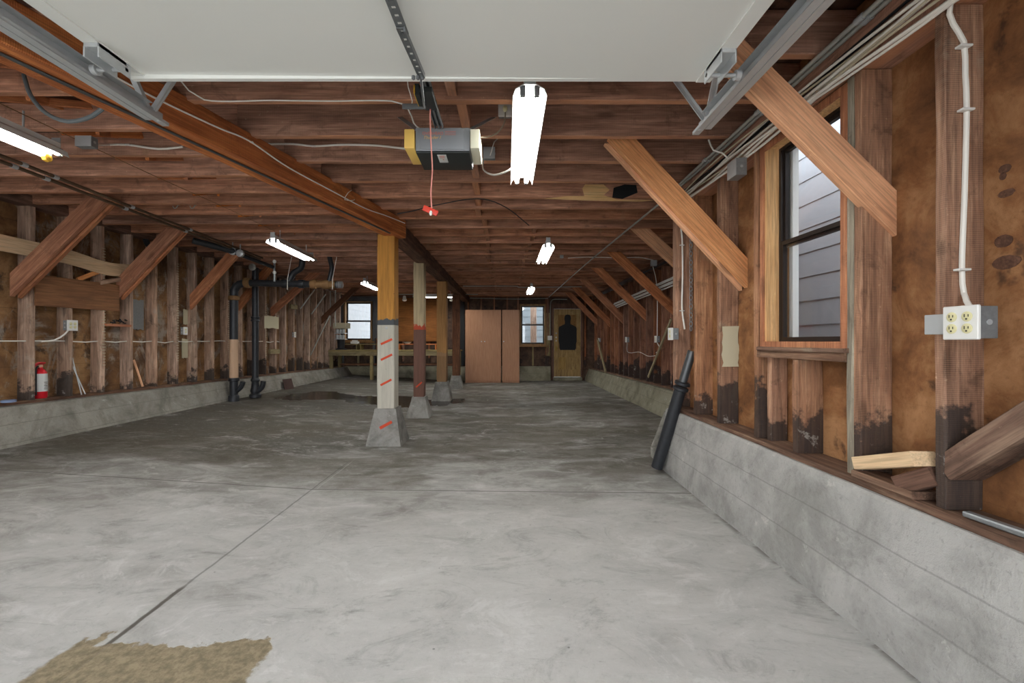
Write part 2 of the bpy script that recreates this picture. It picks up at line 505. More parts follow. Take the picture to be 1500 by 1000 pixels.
M['post1'] = painted_post('amber_and_grey_post', hexc('c48a3c'), hexc('c2beb0'), 1.39, hexc('4c5054'))
M['post2'] = painted_post('cream_and_brown_post', hexc('b8a684'), hexc('6c4c40'), 1.385, hexc('b0472a'))
M['post3'] = painted_post('ochre_post', hexc('a87c48'), hexc('8a6a48'), 0.9, hexc('907050'))

# ------------------------------------------------------------------ mesh helpers


def bm_new():
    return bmesh.new()


def bx(bm, x0, x1, y0, y1, z0, z1):
    vs = [bm.verts.new((x, y, z)) for x in (x0, x1) for y in (y0, y1) for z in (z0, z1)]
    for f in ((0, 1, 3, 2), (4, 6, 7, 5), (0, 4, 5, 1), (2, 3, 7, 6), (0, 2, 6, 4), (1, 5, 7, 3)):
        bm.faces.new([vs[i] for i in f])
    return vs


def bevel(bm, w=0.004, seg=2):
    bmesh.ops.bevel(bm, geom=[e for e in bm.edges], offset=w, segments=seg, affect='EDGES', profile=0.6, clamp_overlap=True)


def link(name, me, mat, parent):
    o = bpy.data.objects.new(name, me)
    COL.objects.link(o)
    if mat is not None and not me.materials:
        me.materials.append(mat)
    if parent is not None:
        o.parent = parent
    return o


def world_loc(o):
    m = Matrix.Translation(o.location) if o.rotation_euler == (0, 0, 0) else o.matrix_basis
    m = o.matrix_basis.copy()
    while o.parent:
        o = o.parent
        m = o.matrix_basis @ m
    return m


def obj(name, bm, mat, parent=None, smooth=False, rot=None):
    """one mesh object; origin at its own base centre; rot: orientation whose local X is the grain"""
    bmesh.ops.recalc_face_normals(bm, faces=bm.faces)
    vs = [v.co for v in bm.verts]
    lo = Vector((min(v.x for v in vs), min(v.y for v in vs), min(v.z for v in vs)))
    hi = Vector((max(v.x for v in vs), max(v.y for v in vs), max(v.z for v in vs)))
    c = Vector(((lo.x + hi.x) / 2, (lo.y + hi.y) / 2, lo.z))
    W = Matrix.Translation(c)
    if rot is not None:
        W = W @ rot.to_4x4()
    bmesh.ops.transform(bm, matrix=W.inverted(), verts=bm.verts)
    me = bpy.data.meshes.new(name)
    bm.to_mesh(me)
    bm.free()
    if smooth:
        for p in me.polygons:
            p.use_smooth = True
        if smooth == 'auto':
            try:
                me.set_sharp_from_angle(angle=math.radians(38))
            except Exception:
                pass
    o = link(name, me, mat, parent)
    if parent is not None:
        W = world_loc(parent).inverted() @ W
    o.matrix_basis = W
    return o


def thing(name, label, cat, loc, group=None):
    o = bpy.data.objects.new(name, None)
    COL.objects.link(o)
    o.location = loc
    o.empty_display_size = 0.1
    o['label'] = label
    o['category'] = cat
    if group:
        o['group'] = group
    return o


def tag(o, label, cat, group=None, kind=None):
    if label:
        o['label'] = label
        o['category'] = cat
    if group:
        o['group'] = group
    if kind:
        o['kind'] = kind
    return o


def struct(name, loc=(0, 0, 0)):
    o = bpy.data.objects.new(name, None)
    COL.objects.link(o)
    o.location = loc
    o['kind'] = 'structure'
    return o


def dup(root, dloc, label=None, group=None, rotz=None):
    r = root.copy()
    COL.objects.link(r)
    r.location = Vector(dloc)
    if rotz is not None:
        r.rotation_euler = (0, 0, rotz)
    if label:
        r['label'] = label
    if group:
        r['group'] = group
    for ch in list(root.children):
        c = ch.copy()
        COL.objects.link(c)
        c.parent = r
        for g in list(ch.children):
            d = g.copy()
            COL.objects.link(d)
            d.parent = c
    return r


def frame_of(d, up):
    d = d.normalized()
    up = Vector(up)
    z = (up - d * up.dot(d)).normalized()
    y = z.cross(d).normalized()
    return Matrix((d, y, z)).transposed()


def timber(name, a, b, w, t, mat, parent=None, up=(0, 0, 1), rough=0.0015, ch=0.004):
    """sawn timber from a to b; w along up, t across"""
    a, b = Vector(a), Vector(b)
    Rm = frame_of(b - a, up)
    L = (b - a).length
    n = max(2, min(40, int(L / 0.15)))
    bm = bm_new()
    hw, ht = w / 2, t / 2
    sec = [(-ht + ch, -hw), (ht - ch, -hw), (ht, -hw + ch), (ht, hw - ch), (ht - ch, hw), (-ht + ch, hw), (-ht, hw - ch), (-ht, -hw + ch)]
    rings = []
    sx, sy = R.random() * 50, R.random() * 50
    for i in range(n + 1):
        s = i / n * L - L / 2
        ring = []
        for k, (yy, zz) in enumerate(sec):
            q = noise.noise(Vector((s * 3 + sx, k * 3.1, sy)))
            q2 = noise.noise(Vector((s * 3 + sy, k * 4.3, sx)))
            ring.append(bm.verts.new((s, yy + q * rough * 2, zz + q2 * rough * 2)))
        rings.append(ring)
    for i in range(n):
        for k in range(8):
            bm.faces.new((rings[i][k], rings[i][(k + 1) % 8], rings[i + 1][(k + 1) % 8], rings[i + 1][k]))
    bm.faces.new(rings[0])
    bm.faces.new(rings[-1])
    bmesh.ops.recalc_face_normals(bm, faces=bm.faces)
    me = bpy.data.meshes.new(name)
    bm.to_mesh(me)
    bm.free()
    o = link(name, me, mat, parent)
    W = Matrix.Translation((a + b) / 2) @ Rm.to_4x4()
    if parent is not None:
        W = world_loc(parent).inverted() @ W
    o.matrix_basis = W
    return o


def prism(bm, pts, vec, b=0.0):
    """closed outline pts extruded by vec"""
    vec = Vector(vec)
    lo = [bm.verts.new(p) for p in pts]
    hi = [bm.verts.new(Vector(p) + vec) for p in pts]
    n = len(pts)
    bm.faces.new(lo)
    bm.faces.new(list(reversed(hi)))
    for i in range(n):
        bm.faces.new((lo[i], hi[i], hi[(i + 1) % n], lo[(i + 1) % n]))


def smooth_path(pts, step=0.04):
    pts = [Vector(p) for p in pts]
    if len(pts) < 3:
        return pts
    out = []
    P = [pts[0] * 2 - pts[1]] + pts + [pts[-1] * 2 - pts[-2]]
    for i in range(1, len(P) - 2):
        p0, p1, p2, p3 = P[i - 1], P[i], P[i + 1], P[i + 2]
        n = max(2, min(24, int((p2 - p1).length / step)))
        for k in range(n):
            t = k / n
            out.append(0.5 * ((2 * p1) + (p2 - p0) * t + (2 * p0 - 5 * p1 + 4 * p2 - p3) * t * t + (3 * p1 - p0 - 3 * p2 + p3) * t ** 3))
    out.append(pts[-1])
    return out


def tube(bm, pts, r, seg=8, cap=True):
    pts = [Vector(p) for p in pts]
    rs = r if isinstance(r, (list, tuple)) else [r] * len(pts)
    rings = []
    prev = None
    for i, p in enumerate(pts):
        d = (pts[min(i + 1, len(pts) - 1)] - pts[max(i - 1, 0)])
        if d.length < 1e-9:
            d = Vector((0, 0, 1))
        d.normalize()
        if prev is None:
            u = Vector((0, 0, 1)) if abs(d.z) < 0.9 else Vector((1, 0, 0))
        else:
            u = prev
        u = (u - d * u.dot(d)).normalized()
        prev = u
        v = d.cross(u)
        rings.append([bm.verts.new(p + (u * math.cos(2 * PI * k / seg) + v * math.sin(2 * PI * k / seg)) * rs[i]) for k in range(seg)])
    for i in range(len(rings) - 1):
        for k in range(seg):
            bm.faces.new((rings[i][k], rings[i][(k + 1) % seg], rings[i + 1][(k + 1) % seg], rings[i + 1][k]))
    if cap:
        bm.faces.new(rings[0])
        bm.faces.new(rings[-1])


def cord(name, pts, r, mat, parent=None, seg=8, step=0.04):
    bm = bm_new()
    tube(bm, smooth_path(pts, step), r, seg)
    return obj(name, bm, mat, parent, smooth='auto')


def pipe(name, a, b, r, mat, parent=None, seg=14):
    bm = bm_new()
    tube(bm, [a, b], r, seg)
    return obj(name, bm, mat, parent, smooth='auto')


def lathe(bm, c, prof, seg=20, axis='Z'):
    """prof: (radius, height)"""
    c = Vector(c)
    rings = []
    for r, h in prof:
        ring = []
        for k in range(seg):
            a = 2 * PI * k / seg
            q = Vector((r * math.cos(a), r * math.sin(a), h))
            if axis == 'Y':
                q = Vector((q.x, q.z, q.y))
            if axis == 'X':
                q = Vector((q.z, q.x, q.y))
            ring.append(bm.verts.new(c + q))
        rings.append(ring)
    for i in range(len(rings) - 1):
        for k in range(seg):
            bm.faces.new((rings[i][k], rings[i][(k + 1) % seg], rings[i + 1][(k + 1) % seg], rings[i + 1][k]))
    bm.faces.new(rings[0])
    bm.faces.new(rings[-1])


def boxobj(name, x0, x1, y0, y1, z0, z1, mat, parent=None, bev=0.0, rot=None):
    bm = bm_new()
    bx(bm, x0, x1, y0, y1, z0, z1)
    if bev:
        bevel(bm, bev)
    return obj(name, bm, mat, parent, rot=rot, smooth='auto' if bev else False)


def wall_boxes(bm, axis, p0, p1, a0, a1, z0, z1, holes):
    """slab at [p0,p1] across its thickness, spanning a0..a1, with rectangular holes (a0,a1,z0,z1)"""
    cuts = sorted(set([a0, a1] + [h[0] for h in holes] + [h[1] for h in holes]))
    for i in range(len(cuts) - 1):
        c0, c1 = cuts[i], cuts[i + 1]
        mid = (c0 + c1) / 2
        hs = sorted([(h[2], h[3]) for h in holes if h[0] < mid < h[1]])
        z = z0
        segs = []
        for (h0, h1) in hs:
            if h0 > z:
                segs.append((z, h0))
            z = h1
        if z < z1:
            segs.append((z, z1))
        for (s0, s1) in segs:
            if axis == 'X':
                bx(bm, p0, p1, c0, c1, s0, s1)
            else:
                bx(bm, c0, c1, p0, p1, s0, s1)


# ------------------------------------------------------------------ dimensions
YB = 13.6          # back wall
JB = 2.62          # joist underside
XSR = 1.59         # near right stud faces
XFR = 2.68         # far right stud faces
XSL = -5.07        # left stud faces
YJ = 4.15          # where the right wall steps out


def floor_z(x, y):
    t = min(1.0, max(0.0, (-1.6 - x) / 3.3))
    return 0.17 * t - 0.03 * max(0, (y - 8) / 6) * (1 - t)


# ------------------------------------------------------------------ floor
bm = bm_new()
nx, ny = 60, 70
grid = [[None] * (ny + 1) for _ in range(nx + 1)]
for i in range(nx + 1):
    for j in range(ny + 1):
        x = -5.25 + (2.9 + 5.25) * i / nx
        y = -0.7 + (YB + 0.1 + 0.7) * j / ny
        grid[i][j] = bm.verts.new((x, y, floor_z(x, y)))
for i in range(nx):
    for j in range(ny):
        bm.faces.new((grid[i][j], grid[i + 1][j], grid[i + 1][j + 1], grid[i][j + 1]))
fl = obj('floor', bm, M['floor'], smooth=True)
fl['kind'] = 'structure'
bm = bm_new()
bx(bm, -12, 12, -14, -0.72, -0.15, -0.02)
o = obj('floor_driveway', bm, M['concrete_out'])
o['kind'] = 'structure'

# ------------------------------------------------------------------ ceiling: subfloor, joists, blocking
ceil = struct('ceiling', (-1.2, 6.5, 2.86))
bm = bm_new()
bx(bm, -5.25, 1.78, -0.9, 4.2, 2.845, 2.95)
bx(bm, -5.25, 2.9, 4.2, YB + 0.15, 2.845, 2.95)
obj('subfloor', bm, M['subfloor'], ceil)


def beam_x(y):
    if y < 4.95:
        return -2.08 + 0.261 * (y - 1.77) - 0.1
    return -1.38


joist_y = [-0.3, 0.12, 0.54, 0.95, 1.36, 1.74, 2.15, 2.56, 3.0, 3.42, 3.84, 4.27, 4.62, 5.0]
while joist_y[-1] < YB - 0.5:
    joist_y.append(joist_y[-1] + 0.412)
joist_y.append(YB - 0.06)
for i, y in enumerate(joist_y):
    xr = 1.76 if y < 4.2 else 2.84
    xb = beam_x(y)
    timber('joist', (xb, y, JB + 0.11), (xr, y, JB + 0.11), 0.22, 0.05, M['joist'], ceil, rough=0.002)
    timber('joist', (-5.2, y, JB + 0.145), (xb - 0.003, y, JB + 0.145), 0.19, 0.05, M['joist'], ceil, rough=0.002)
for i in range(4, len(joist_y) - 2):
    y0, y1 = joist_y[i] + 0.026, joist_y[i + 1] - 0.026
    dx = R.uniform(-0.03, 0.03)
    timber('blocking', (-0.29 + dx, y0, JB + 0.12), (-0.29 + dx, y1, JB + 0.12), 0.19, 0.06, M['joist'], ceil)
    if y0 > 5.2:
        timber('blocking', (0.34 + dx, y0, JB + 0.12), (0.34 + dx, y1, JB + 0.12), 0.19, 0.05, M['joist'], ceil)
    if i < 16:
        for s in (-1, 1):
            timber('bridging', (-2.97 - 0.035 + s * 0.10 + 0.03 * s, y0, JB + 0.13 - 0.075), (-2.97 + s * 0.10 - 0.2 * s, y1, JB + 0.13 + 0.075), 0.05, 0.022, M['beam'], ceil)

bm = bm_new()
yj = 4.27 - 0.027
pts = [at(797, 291, yj), at(830, 287, yj), at(856, 287, yj), at(853, 276, yj), at(857, 270, yj), at(884, 270, yj), at(893, 278, yj), at(884, 286, yj), at(905, 292, yj), at(958, 293, yj), at(940, 295, yj), at(860, 293.5, yj)]
prism(bm, pts, (0, 0.004, 0))
o = obj('splintered_patch', bm, M['pale'], ceil, rot=frame_of(Vector((1, 0, 0)), (0, 0, 1)))
bm = bm_new()
prism(bm, [at(899, 275, yj - .002), at(915, 270, yj - .002), at(932, 271, yj - .002), at(934, 282, yj - .002), at(912, 291, yj - .002), at(897, 289, yj - .002)], (0, 0.004, 0))
obj('charred_patch', bm, M['black'], ceil)

# ------------------------------------------------------------------ left wall
wl = struct('wall_left', (-5.2, 6.5, 0.5))


def zl(y):
    return 0.545 - 0.0148 * (y - 4.2)


bm = bm_new()
bx(bm, -5.27, -5.21, -0.7, YB + 0.1, 0.3, 2.85)
obj('sheathing', bm, M['sheathL'], wl)
bm = bm_new()
ny = 40
ra = []
for j in range(ny + 1):
    y = -0.7 + (YB + 0.7) * j / ny
    w = 0.012 * noise.noise(Vector((y * 1.3, 0, 0)))
    ra.append([bm.verts.new(p) for p in ((-4.84 + w, y, 0.0), (-4.84 + w, y, 0.175), (-4.97 + w * 0.5, y, zl(y) + w * 0.4), (-5.3, y, zl(y) + 0.01), (-5.3, y, 0.0))])
for j in range(ny):
    for k in range(5):
        bm.faces.new((ra[j][k], ra[j][(k + 1) % 5], ra[j + 1][(k + 1) % 5], ra[j + 1][k]))
bm.faces.new(ra[0])
bm.faces.new(ra[-1])
obj('foundation', bm, M['foundL'], wl)
timber('sill_plate', (-5.14, -0.6, zl(-.6) + 0.02), (-5.14, YB, zl(YB) + 0.02), 0.035, 0.13, M['plate'], wl)
timber('top_plate', (-5.13, -0.6, 2.70), (-5.13, YB, 2.70), 0.11, 0.15, M['beamdark'], wl)
ys = 4.63 - 0.025 - 0.406 * 3
yl = []
while ys < YB - 0.1:
    yl.append(ys)
    ys += 0.406
for y in yl:
    j = R.uniform(-0.012, 0.012)
    timber('stud', (-5.14, y + j * 0.3, zl(y) + 0.035), (-5.14, y + j, 2.645), 0.14, 0.05, M['studL'], wl, up=(1, 0, 0), rough=0.003)
# nail strips of lath scars on stud edges
for k, y in enumerate(yl[5:16:3]):
    bm = bm_new()
    z = 0.9
    while z < 2.4:
        l = R.uniform(0.02, 0.045)
        bx(bm, XSL - 0.001, XSL + 0.006, y + 0.022 - l, y + 0.024, z, z + 0.007)
        z += 0.038 + R.uniform(-.004, .004)
    tag(obj('lath_nail', bm, M['cardboard'], wl), None, None, kind='stuff')

# ------------------------------------------------------------------ right wall, near section (with the window)
wr = struct('wall_right', (1.7, 2.0, 0.5))
WY0, WY1, WZ0, WZ1 = 2.04, 2.66, 1.19, 2.40
bm = bm_new()
wall_boxes(bm, 'X', 1.73, 1.79, -0.7, YJ + 0.05, 0.3, 2.86, [(WY0, WY1, WZ0, WZ1)])
obj('sheathing', bm, M['sheathR'], wr)
bm = bm_new()
ra = []
ny = 50
for j in range(ny + 1):
    y = -0.7 + (YJ + 0.7) * j / ny
    w = 0.010 * noise.noise(Vector((y * 1.7, 5, 0)))
    ra.append([bm.verts.new(p) for p in ((1.462 + w, y, -0.02), (1.466 + w * .8, y, 0.12), (1.50 + w * .5, y, 0.34), (1.535 + w * 0.3, y, 0.545), (1.548, y, 0.56), (1.83, y, 0.555), (1.83, y, -0.02))])
for j in range(ny):
    for k in range(7):
        bm.faces.new((ra[j][k], ra[j][(k + 1) % 7], ra[j + 1][(k + 1) % 7], ra[j + 1][k]))
bm.faces.new(ra[0])
bm.faces.new(ra[-1])
obj('foundation', bm, M['foundR'], wr)
timber('sill_plate', (1.645, -0.6, 0.573), (1.645, YJ, 0.573), 0.03, 0.165, M['plate'], wr, rough=0.003)
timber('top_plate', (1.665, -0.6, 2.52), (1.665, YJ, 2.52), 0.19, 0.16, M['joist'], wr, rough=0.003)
for (y0, t, ztop) in ((0.75, 0.045, 2.42), (1.155, 0.045, 2.42), (1.56, 0.04, 2.42), (1.93, 0.042, 2.42), (2.35, 0.045, 1.10), (2.72, 0.05, 2.42), (3.21, 0.045, 2.42), (3.61, 0.05, 2.42), (4.05, 0.07, 2.42)):
    timber('stud', (XSR + 0.07, y0 + t / 2, 0.59), (XSR + 0.07, y0 + t / 2, ztop), 0.14, t, M['studR'], wr, up=(1, 0, 0), rough=0.003)
timber('stud', (XSR + 0.085, 2.665, 0.59), (XSR + 0.085, 2.665, 1.10), 0.10, 0.045, M['studR'], wr, up=(1, 0, 0))
o = timber('trimmer_stud', (XSR + 0.07, 1.995, 0.59), (XSR + 0.07, 1.995, 2.42), 0.14, 0.04, M['studgrey'], wr, up=(1, 0, 0))
o['label'] = 'grey-white weathered stud beside the window'
timber('rough_sill', (XSR + 0.055, 2.015, 1.125), (XSR + 0.055, 2.72, 1.125), 0.045, 0.13, M['plate'], wr, rough=0.003)
timber('header', (XSR + 0.075, 2.015, 2.41), (XSR + 0.075, 2.72, 2.41), 0.03, 0.13, M['plate'], wr)

# window in the right wall
win = struct('window_1', (1.68, 2.35, 1.19))
XG = 1.69
J0, J1 = 2.02, 2.665


def frame_mesh(bm, axis, p0, p1, a0, a1, z0, z1, w):
    wall_boxes(bm, axis, p0, p1, a0, a1, z0, z1, [(a0 + w, a1 - w, z0 + w, z1 - w)])


bm = bm_new()
frame_mesh(bm, 'X', 1.595, 1.70, J0, J1, WZ0 - 0.025, WZ1, 0.022)
obj('fir_jamb', bm, M['fir'], win, rot=frame_of(Vector((0, 0, 1)), (1, 0, 0)))
bm = bm_new()
frame_mesh(bm, 'X', 1.588, 1.598, J0 - 0.01, J1 + 0.035, WZ0 - 0.03, WZ1 + 0.01, 0.04)
obj('casing_edge', bm, M['braceold'], win, rot=frame_of(Vector((0, 0, 1)), (1, 0, 0)))
ZM = 1.2 + 0.585
bm = bm_new()
frame_mesh(bm, 'X', 1.672, 1.712, J0 + 0.022, J1 - 0.022, WZ0, WZ1 - 0.02, 0.018)
obj('outer_frame', bm, M['darktrim'], win)
bm = bm_new()
frame_mesh(bm, 'X', 1.69, 1.715, J0 + 0.035, J1 - 0.035, ZM - 0.015, WZ1 - 0.035, 0.02)
us = obj('upper_sash', bm, M['darktrim'], win)
boxobj('pane', 1.70, 1.704, J0 + 0.05, J1 - 0.05, ZM, WZ1 - 0.05, M['glass'], us)
bm = bm_new()
frame_mesh(bm, 'X', 1.674, 1.698, J0 + 0.035, J1 - 0.035, WZ0 + 0.012, ZM + 0.022, 0.024)
ls = obj('lower_sash', bm, M['darktrim'], win)
boxobj('pane', 1.684, 1.688, J0 + 0.05, J1 - 0.05, WZ0 + 0.03, ZM, M['glass'], ls)
timber('stool', (1.60, 2.0, 1.157), (1.60, 2.70, 1.157), 0.022, 0.07, M['plate'], win)
boxobj('outer_stop', 1.725, 1.76, J1 - 0.07, J1 - 0.035, WZ0, WZ1, M['white'], win)

# the right wall steps out
wj = struct('wall_step', (2.3, YJ, 0))
bm = bm_new()
bx(bm, 1.73, 2.86, YJ, YJ + 0.08, 0.0, 2.86)
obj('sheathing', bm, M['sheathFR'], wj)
wf = struct('wall_right_rear', (2.75, 9, 0.4))
bm = bm_new()
bx(bm, 2.82, 2.88, YJ + 0.08, YB + 0.1, 0.2, 2.85)
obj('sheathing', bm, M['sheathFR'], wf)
bm = bm_new()
ra = []
ny = 36


def zf(y):
    return 0.42 - 0.012 * (y - 6.5)


for j in range(ny + 1):
    y = YJ + (YB - YJ) * j / ny
    w = 0.012 * noise.noise(Vector((y * 1.3, 9, 0)))
    ra.append([bm.verts.new(p) for p in ((2.46 + w, y, -0.05), (2.47 + w, y, 0.05), (2.60 + w * .5, y, zf(y)), (2.9, y, zf(y) + .005), (2.9, y, -0.05))])
for j in range(ny):
    for k in range(5):
        bm.faces.new((ra[j][k], ra[j][(k + 1) % 5], ra[j + 1][(k + 1) % 5], ra[j + 1][k]))
bm.faces.new(ra[0])
bm.faces.new(ra[-1])
obj('foundation', bm, M['foundFR'], wf)
timber('sill_plate', (2.74, YJ + .1, zf(YJ) + 0.02), (2.74, YB, zf(YB) + 0.02), 0.035, 0.13, M['plate'], wf)
timber('top_plate', (2.75, YJ + .1, 2.56), (2.75, YB, 2.56), 0.12, 0.14, M['beamdark'], wf)
y = 4.6
while y < YB - 0.1:
    timber('stud', (2.75, y, zf(y) + 0.035), (2.75, y, 2.5), 0.14, 0.05, M['studFR'], wf, up=(1, 0, 0), rough=0.003)
    y += 0.406

# ------------------------------------------------------------------ back wall
wb = struct('wall_back', (-1.2, YB, 0))


def bxp(px):
    return (px - CX) * YB / FPX


def bzp(py):
    return CZ + (CY - py) * YB / FPX


w2 = (bxp(506), bxp(544), bzp(498), bzp(442))
w3 = (bxp(763), bxp(798), bzp(504), bzp(447))
d1 = (bxp(811), bxp(851), 0.07, bzp(452))
bm = bm_new()
wall_boxes(bm, 'Y', YB + 0.06, YB + 0.12, -5.3, 2.9, -0.06, 2.86, [w2, w3, d1])
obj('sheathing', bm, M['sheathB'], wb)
bm = bm_new()
bx(bm, -5.2, bxp(806), YB - 0.12, YB + 0.06, -0.06, 0.42)
obj('foundation', bm, M['foundFR'], wb)
xs = -4.9
while xs < 2.7:
    if not any(h[0] - 0.03 < xs < h[1] + 0.03 for h in (w2, w3, d1)):
        timber('stud', (xs, YB + 0.01, 0.44), (xs, YB + 0.01, 2.6), 0.09, 0.05, M['studFR'], wb, up=(0, 1, 0))
    xs += 0.41
for h in (w2, w3):
    for s in (h[0] - 0.09, h[1] + 0.09):
        timber('stud', (s, YB + 0.0, 0.44), (s, YB + 0.0, 2.6), 0.11, 0.06, M['grey_board'] if h is w2 else M['studFR'], wb, up=(0, 1, 0))
    timber('stud', ((h[0] + h[1]) / 2, YB + 0.0, 0.44), ((h[0] + h[1]) / 2, YB, h[2] - 0.08), 0.08, 0.045, M['bench'], wb, up=(0, 1, 0))
timber('wall_board', (bxp(489), YB - 0.06, 1.3), (bxp(489), YB - 0.06, 2.6), 0.02, 0.5, M['grey_board'], wb, up=(0, 1, 0))
timber('wall_board', (bxp(553), YB - 0.06, 1.3), (bxp(553), YB - 0.06, 2.6), 0.02, 0.26, M['grey_board'], wb, up=(0, 1, 0))
timber('wall_board', (bxp(500), YB - 0.065, 2.54), (bxp(560), YB - 0.065, 2.54), 0.16, 0.02, M['grey_board'], wb)
timber('pale_stud', (bxp(803), YB - 0.04, 0.75), (bxp(803), YB - 0.04, 2.1), 0.03, 0.12, M['bench'], wb, up=(0, 1, 0))
timber('top_plate', (-5.1, YB + 0.01, 2.64), (2.7, YB + 0.01, 2.64), 0.1, 0.09, M['beamdark'], wb)


def rear_window(name, h, mat):
    w = struct(name, ((h[0] + h[1]) / 2, YB, h[2]))
    bm = bm_new()
    frame_mesh(bm, 'Y', YB - 0.05, YB + 0.12, h[0] - 0.035, h[1] + 0.035, h[2] - 0.035, h[3] + 0.035, 0.045)
    obj('window_frame', bm, mat, w, rot=frame_of(Vector((0, 0, 1)), (0, 1, 0)))
    zm = (h[2] + h[3]) / 2
    for (a, b, y, nm) in ((zm - 0.02, h[3] - 0.01, YB + 0.085, 'upper_sash'), (h[2] + 0.01, zm + 0.02, YB + 0.055, 'lower_sash')):
        bm = bm_new()
        frame_mesh(bm, 'Y', y, y + 0.025, h[0] + 0.01, h[1] - 0.01, a, b, 0.045)
        s = obj(nm, bm, M['darktrim'], w)
        boxobj('pane', h[0] + 0.05, h[1] - 0.05, y + 0.01, y + 0.014, a + 0.04, b - 0.04, M['glass'], s)
    timber('window_sill', (h[0] - 0.12, YB - 0.08, h[2] - 0.06), (h[1] + 0.12, YB - 0.08, h[2] - 0.06), 0.04, 0.1, mat, w)
    return w


rear_window('window_2', w2, M['window_old'])
rear_window('window_3', w3, M['window_old'])

# back door
dr = struct('door_1', ((d1[0] + d1[1]) / 2, YB, 0.08))
DY = YB + 0.0
dx0, dx1, dz0, dz1 = d1[0] + 0.01, d1[1] - 0.01, 0.09, d1[3] - 0.01
bm = bm_new()
pw = (dx1 - dx0)
zA, zB = bzp(523), bzp(541)
zC, zD = bzp(461), bzp(511)
holes = [(dx0 + 0.14, dx0 + pw / 2 - 0.05, zB, zA), (dx0 + pw / 2 + 0.05, dx1 - 0.14, zB, zA), (dx0 + 0.13, dx1 - 0.13, zD, zC)]
wall_boxes(bm, 'Y', DY, DY + 0.045, dx0, dx1, dz0, dz1, holes)
leaf = obj('door_leaf', bm, M['doorwood'], dr, rot=frame_of(Vector((0, 0, 1)), (0, 1, 0)))
for h in holes:
    bm = bm_new()
    bx(bm, h[0], h[1], DY + 0.012, DY + 0.035, h[2], h[3])
    if h is not holes[2]:
        bx(bm, h[0] + 0.05, h[1] - 0.05, DY + 0.004, DY + 0.014, h[2] + 0.05, h[3] - 0.05)
    obj('door_panel', bm, M['window_old'] if h is holes[2] else M['doorwood'], leaf, rot=frame_of(Vector((0, 0, 1)), (0, 1, 0)))
bm = bm_new()
lathe(bm, (dx0 + 0.07, DY - 0.05, bzp(510)), [(0.012, 0.05), (0.012, 0.03), (0.03, 0.015), (0.032, 0.0), (0.02, -0.01)], 14, 'Y')
bx(bm, dx0 + 0.045, dx0 + 0.095, DY - 0.004, DY + 0.001, bzp(510) - 0.08, bzp(510) + 0.08)
obj('door_knob', bm, plain('brass', hexc('a08848'), 0.35, 0.8), leaf, smooth='auto')
for zz in (bzp(488), bzp(499), bzp(494)):
    bm = bm_new()
    lathe(bm, (dx0 + 0.07, DY - 0.015, zz), [(0.02, 0.016), (0.024, 0.005), (0.01, -0.004)], 12, 'Y')
    obj('lock', bm, M['galv'], leaf, smooth='auto')
bm = bm_new()
wall_boxes(bm, 'Y', YB - 0.04, YB + 0.12, d1[0] - 0.07, d1[1] + 0.07, 0.0, d1[3] + 0.16, [(d1[0], d1[1], -0.1, d1[3])])
obj('door_frame', bm, M['post_old'], dr, rot=frame_of(Vector((0, 0, 1)), (0, 1, 0)))
boxobj('door_step', d1[0] - 0.02, d1[1] + 0.02, YB - 0.12, YB + 0.08, -0.04, 0.075, M['foundFR'], dr, 0.006)
# silhouette target on the door
st = []
hx, hz = bxp(831.5), bzp(464)
outl = [(-0.30, 0), (-0.33, 0.10), (-0.33, 0.22), (-0.36, 0.35), (-0.36, 0.83), (-0.33, 0.90), (-0.18, 0.97), (-0.115, 1.0), (-0.11, 1.10), (-0.13, 1.20), (-0.12, 1.30), (-0.07, 1.36), (0, 1.37)]
pts = [(x, z) for x, z in outl] + [(-x, z) for x, z in reversed(outl[:-1])]
zb_ = bzp(512.5)
sch = (bzp(460.5) - zb_) / 1.37
scw = (bxp(844.5) - bxp(818)) / 0.72
bm = bm_new()
prism(bm, [Vector((hx + x * scw, DY - 0.004, zb_ + z * sch)) for x, z in pts], (0, 0.003, 0))
tag(obj('silhouette_target', bm, M['black']), 'black paper shooting target of head and shoulders pinned on the old door', 'target')

# front wall around the open doorways (behind and beside the camera)
wfr = struct('wall_front', (-1.7, -0.75, 0))
bm = bm_new()
wall_boxes(bm, 'Y', -0.85, -0.7, -5.3, 1.82, -0.02, 2.95, [(-4.9, -2.25, -0.03, 2.35), (-1.85, 1.2, -0.03, 2.45)])
obj('front_boards', bm, M['sheathR'], wfr)

# ------------------------------------------------------------------ neighbouring houses outside the windows


def lap_siding(name, horizontal_axis, p, a0, a1, z0, z1, pitch, mat, label, sgn):
    bm = bm_new()
    z = z0
    while z < z1:
        if horizontal_axis == 'Y':
            prism(bm, [Vector((p, a0, z)), Vector((p - 0.012 * sgn, a0, z)), Vector((p - 0.006 * sgn, a0, z + pitch)), Vector((p + 0.03 * sgn, a0, z + pitch)), Vector((p + 0.03 * sgn, a0, z))], (0, a1 - a0, 0))
        else:
            prism(bm, [Vector((a0, p, z)), Vector((a0, p - 0.022 * sgn, z)), Vector((a0, p - 0.006 * sgn, z + pitch)), Vector((a0, p + 0.03 * sgn, z + pitch)), Vector((a0, p + 0.03 * sgn, z))], (a1 - a0, 0, 0))
        z += pitch
    return tag(obj(name, bm, mat), label, 'siding')


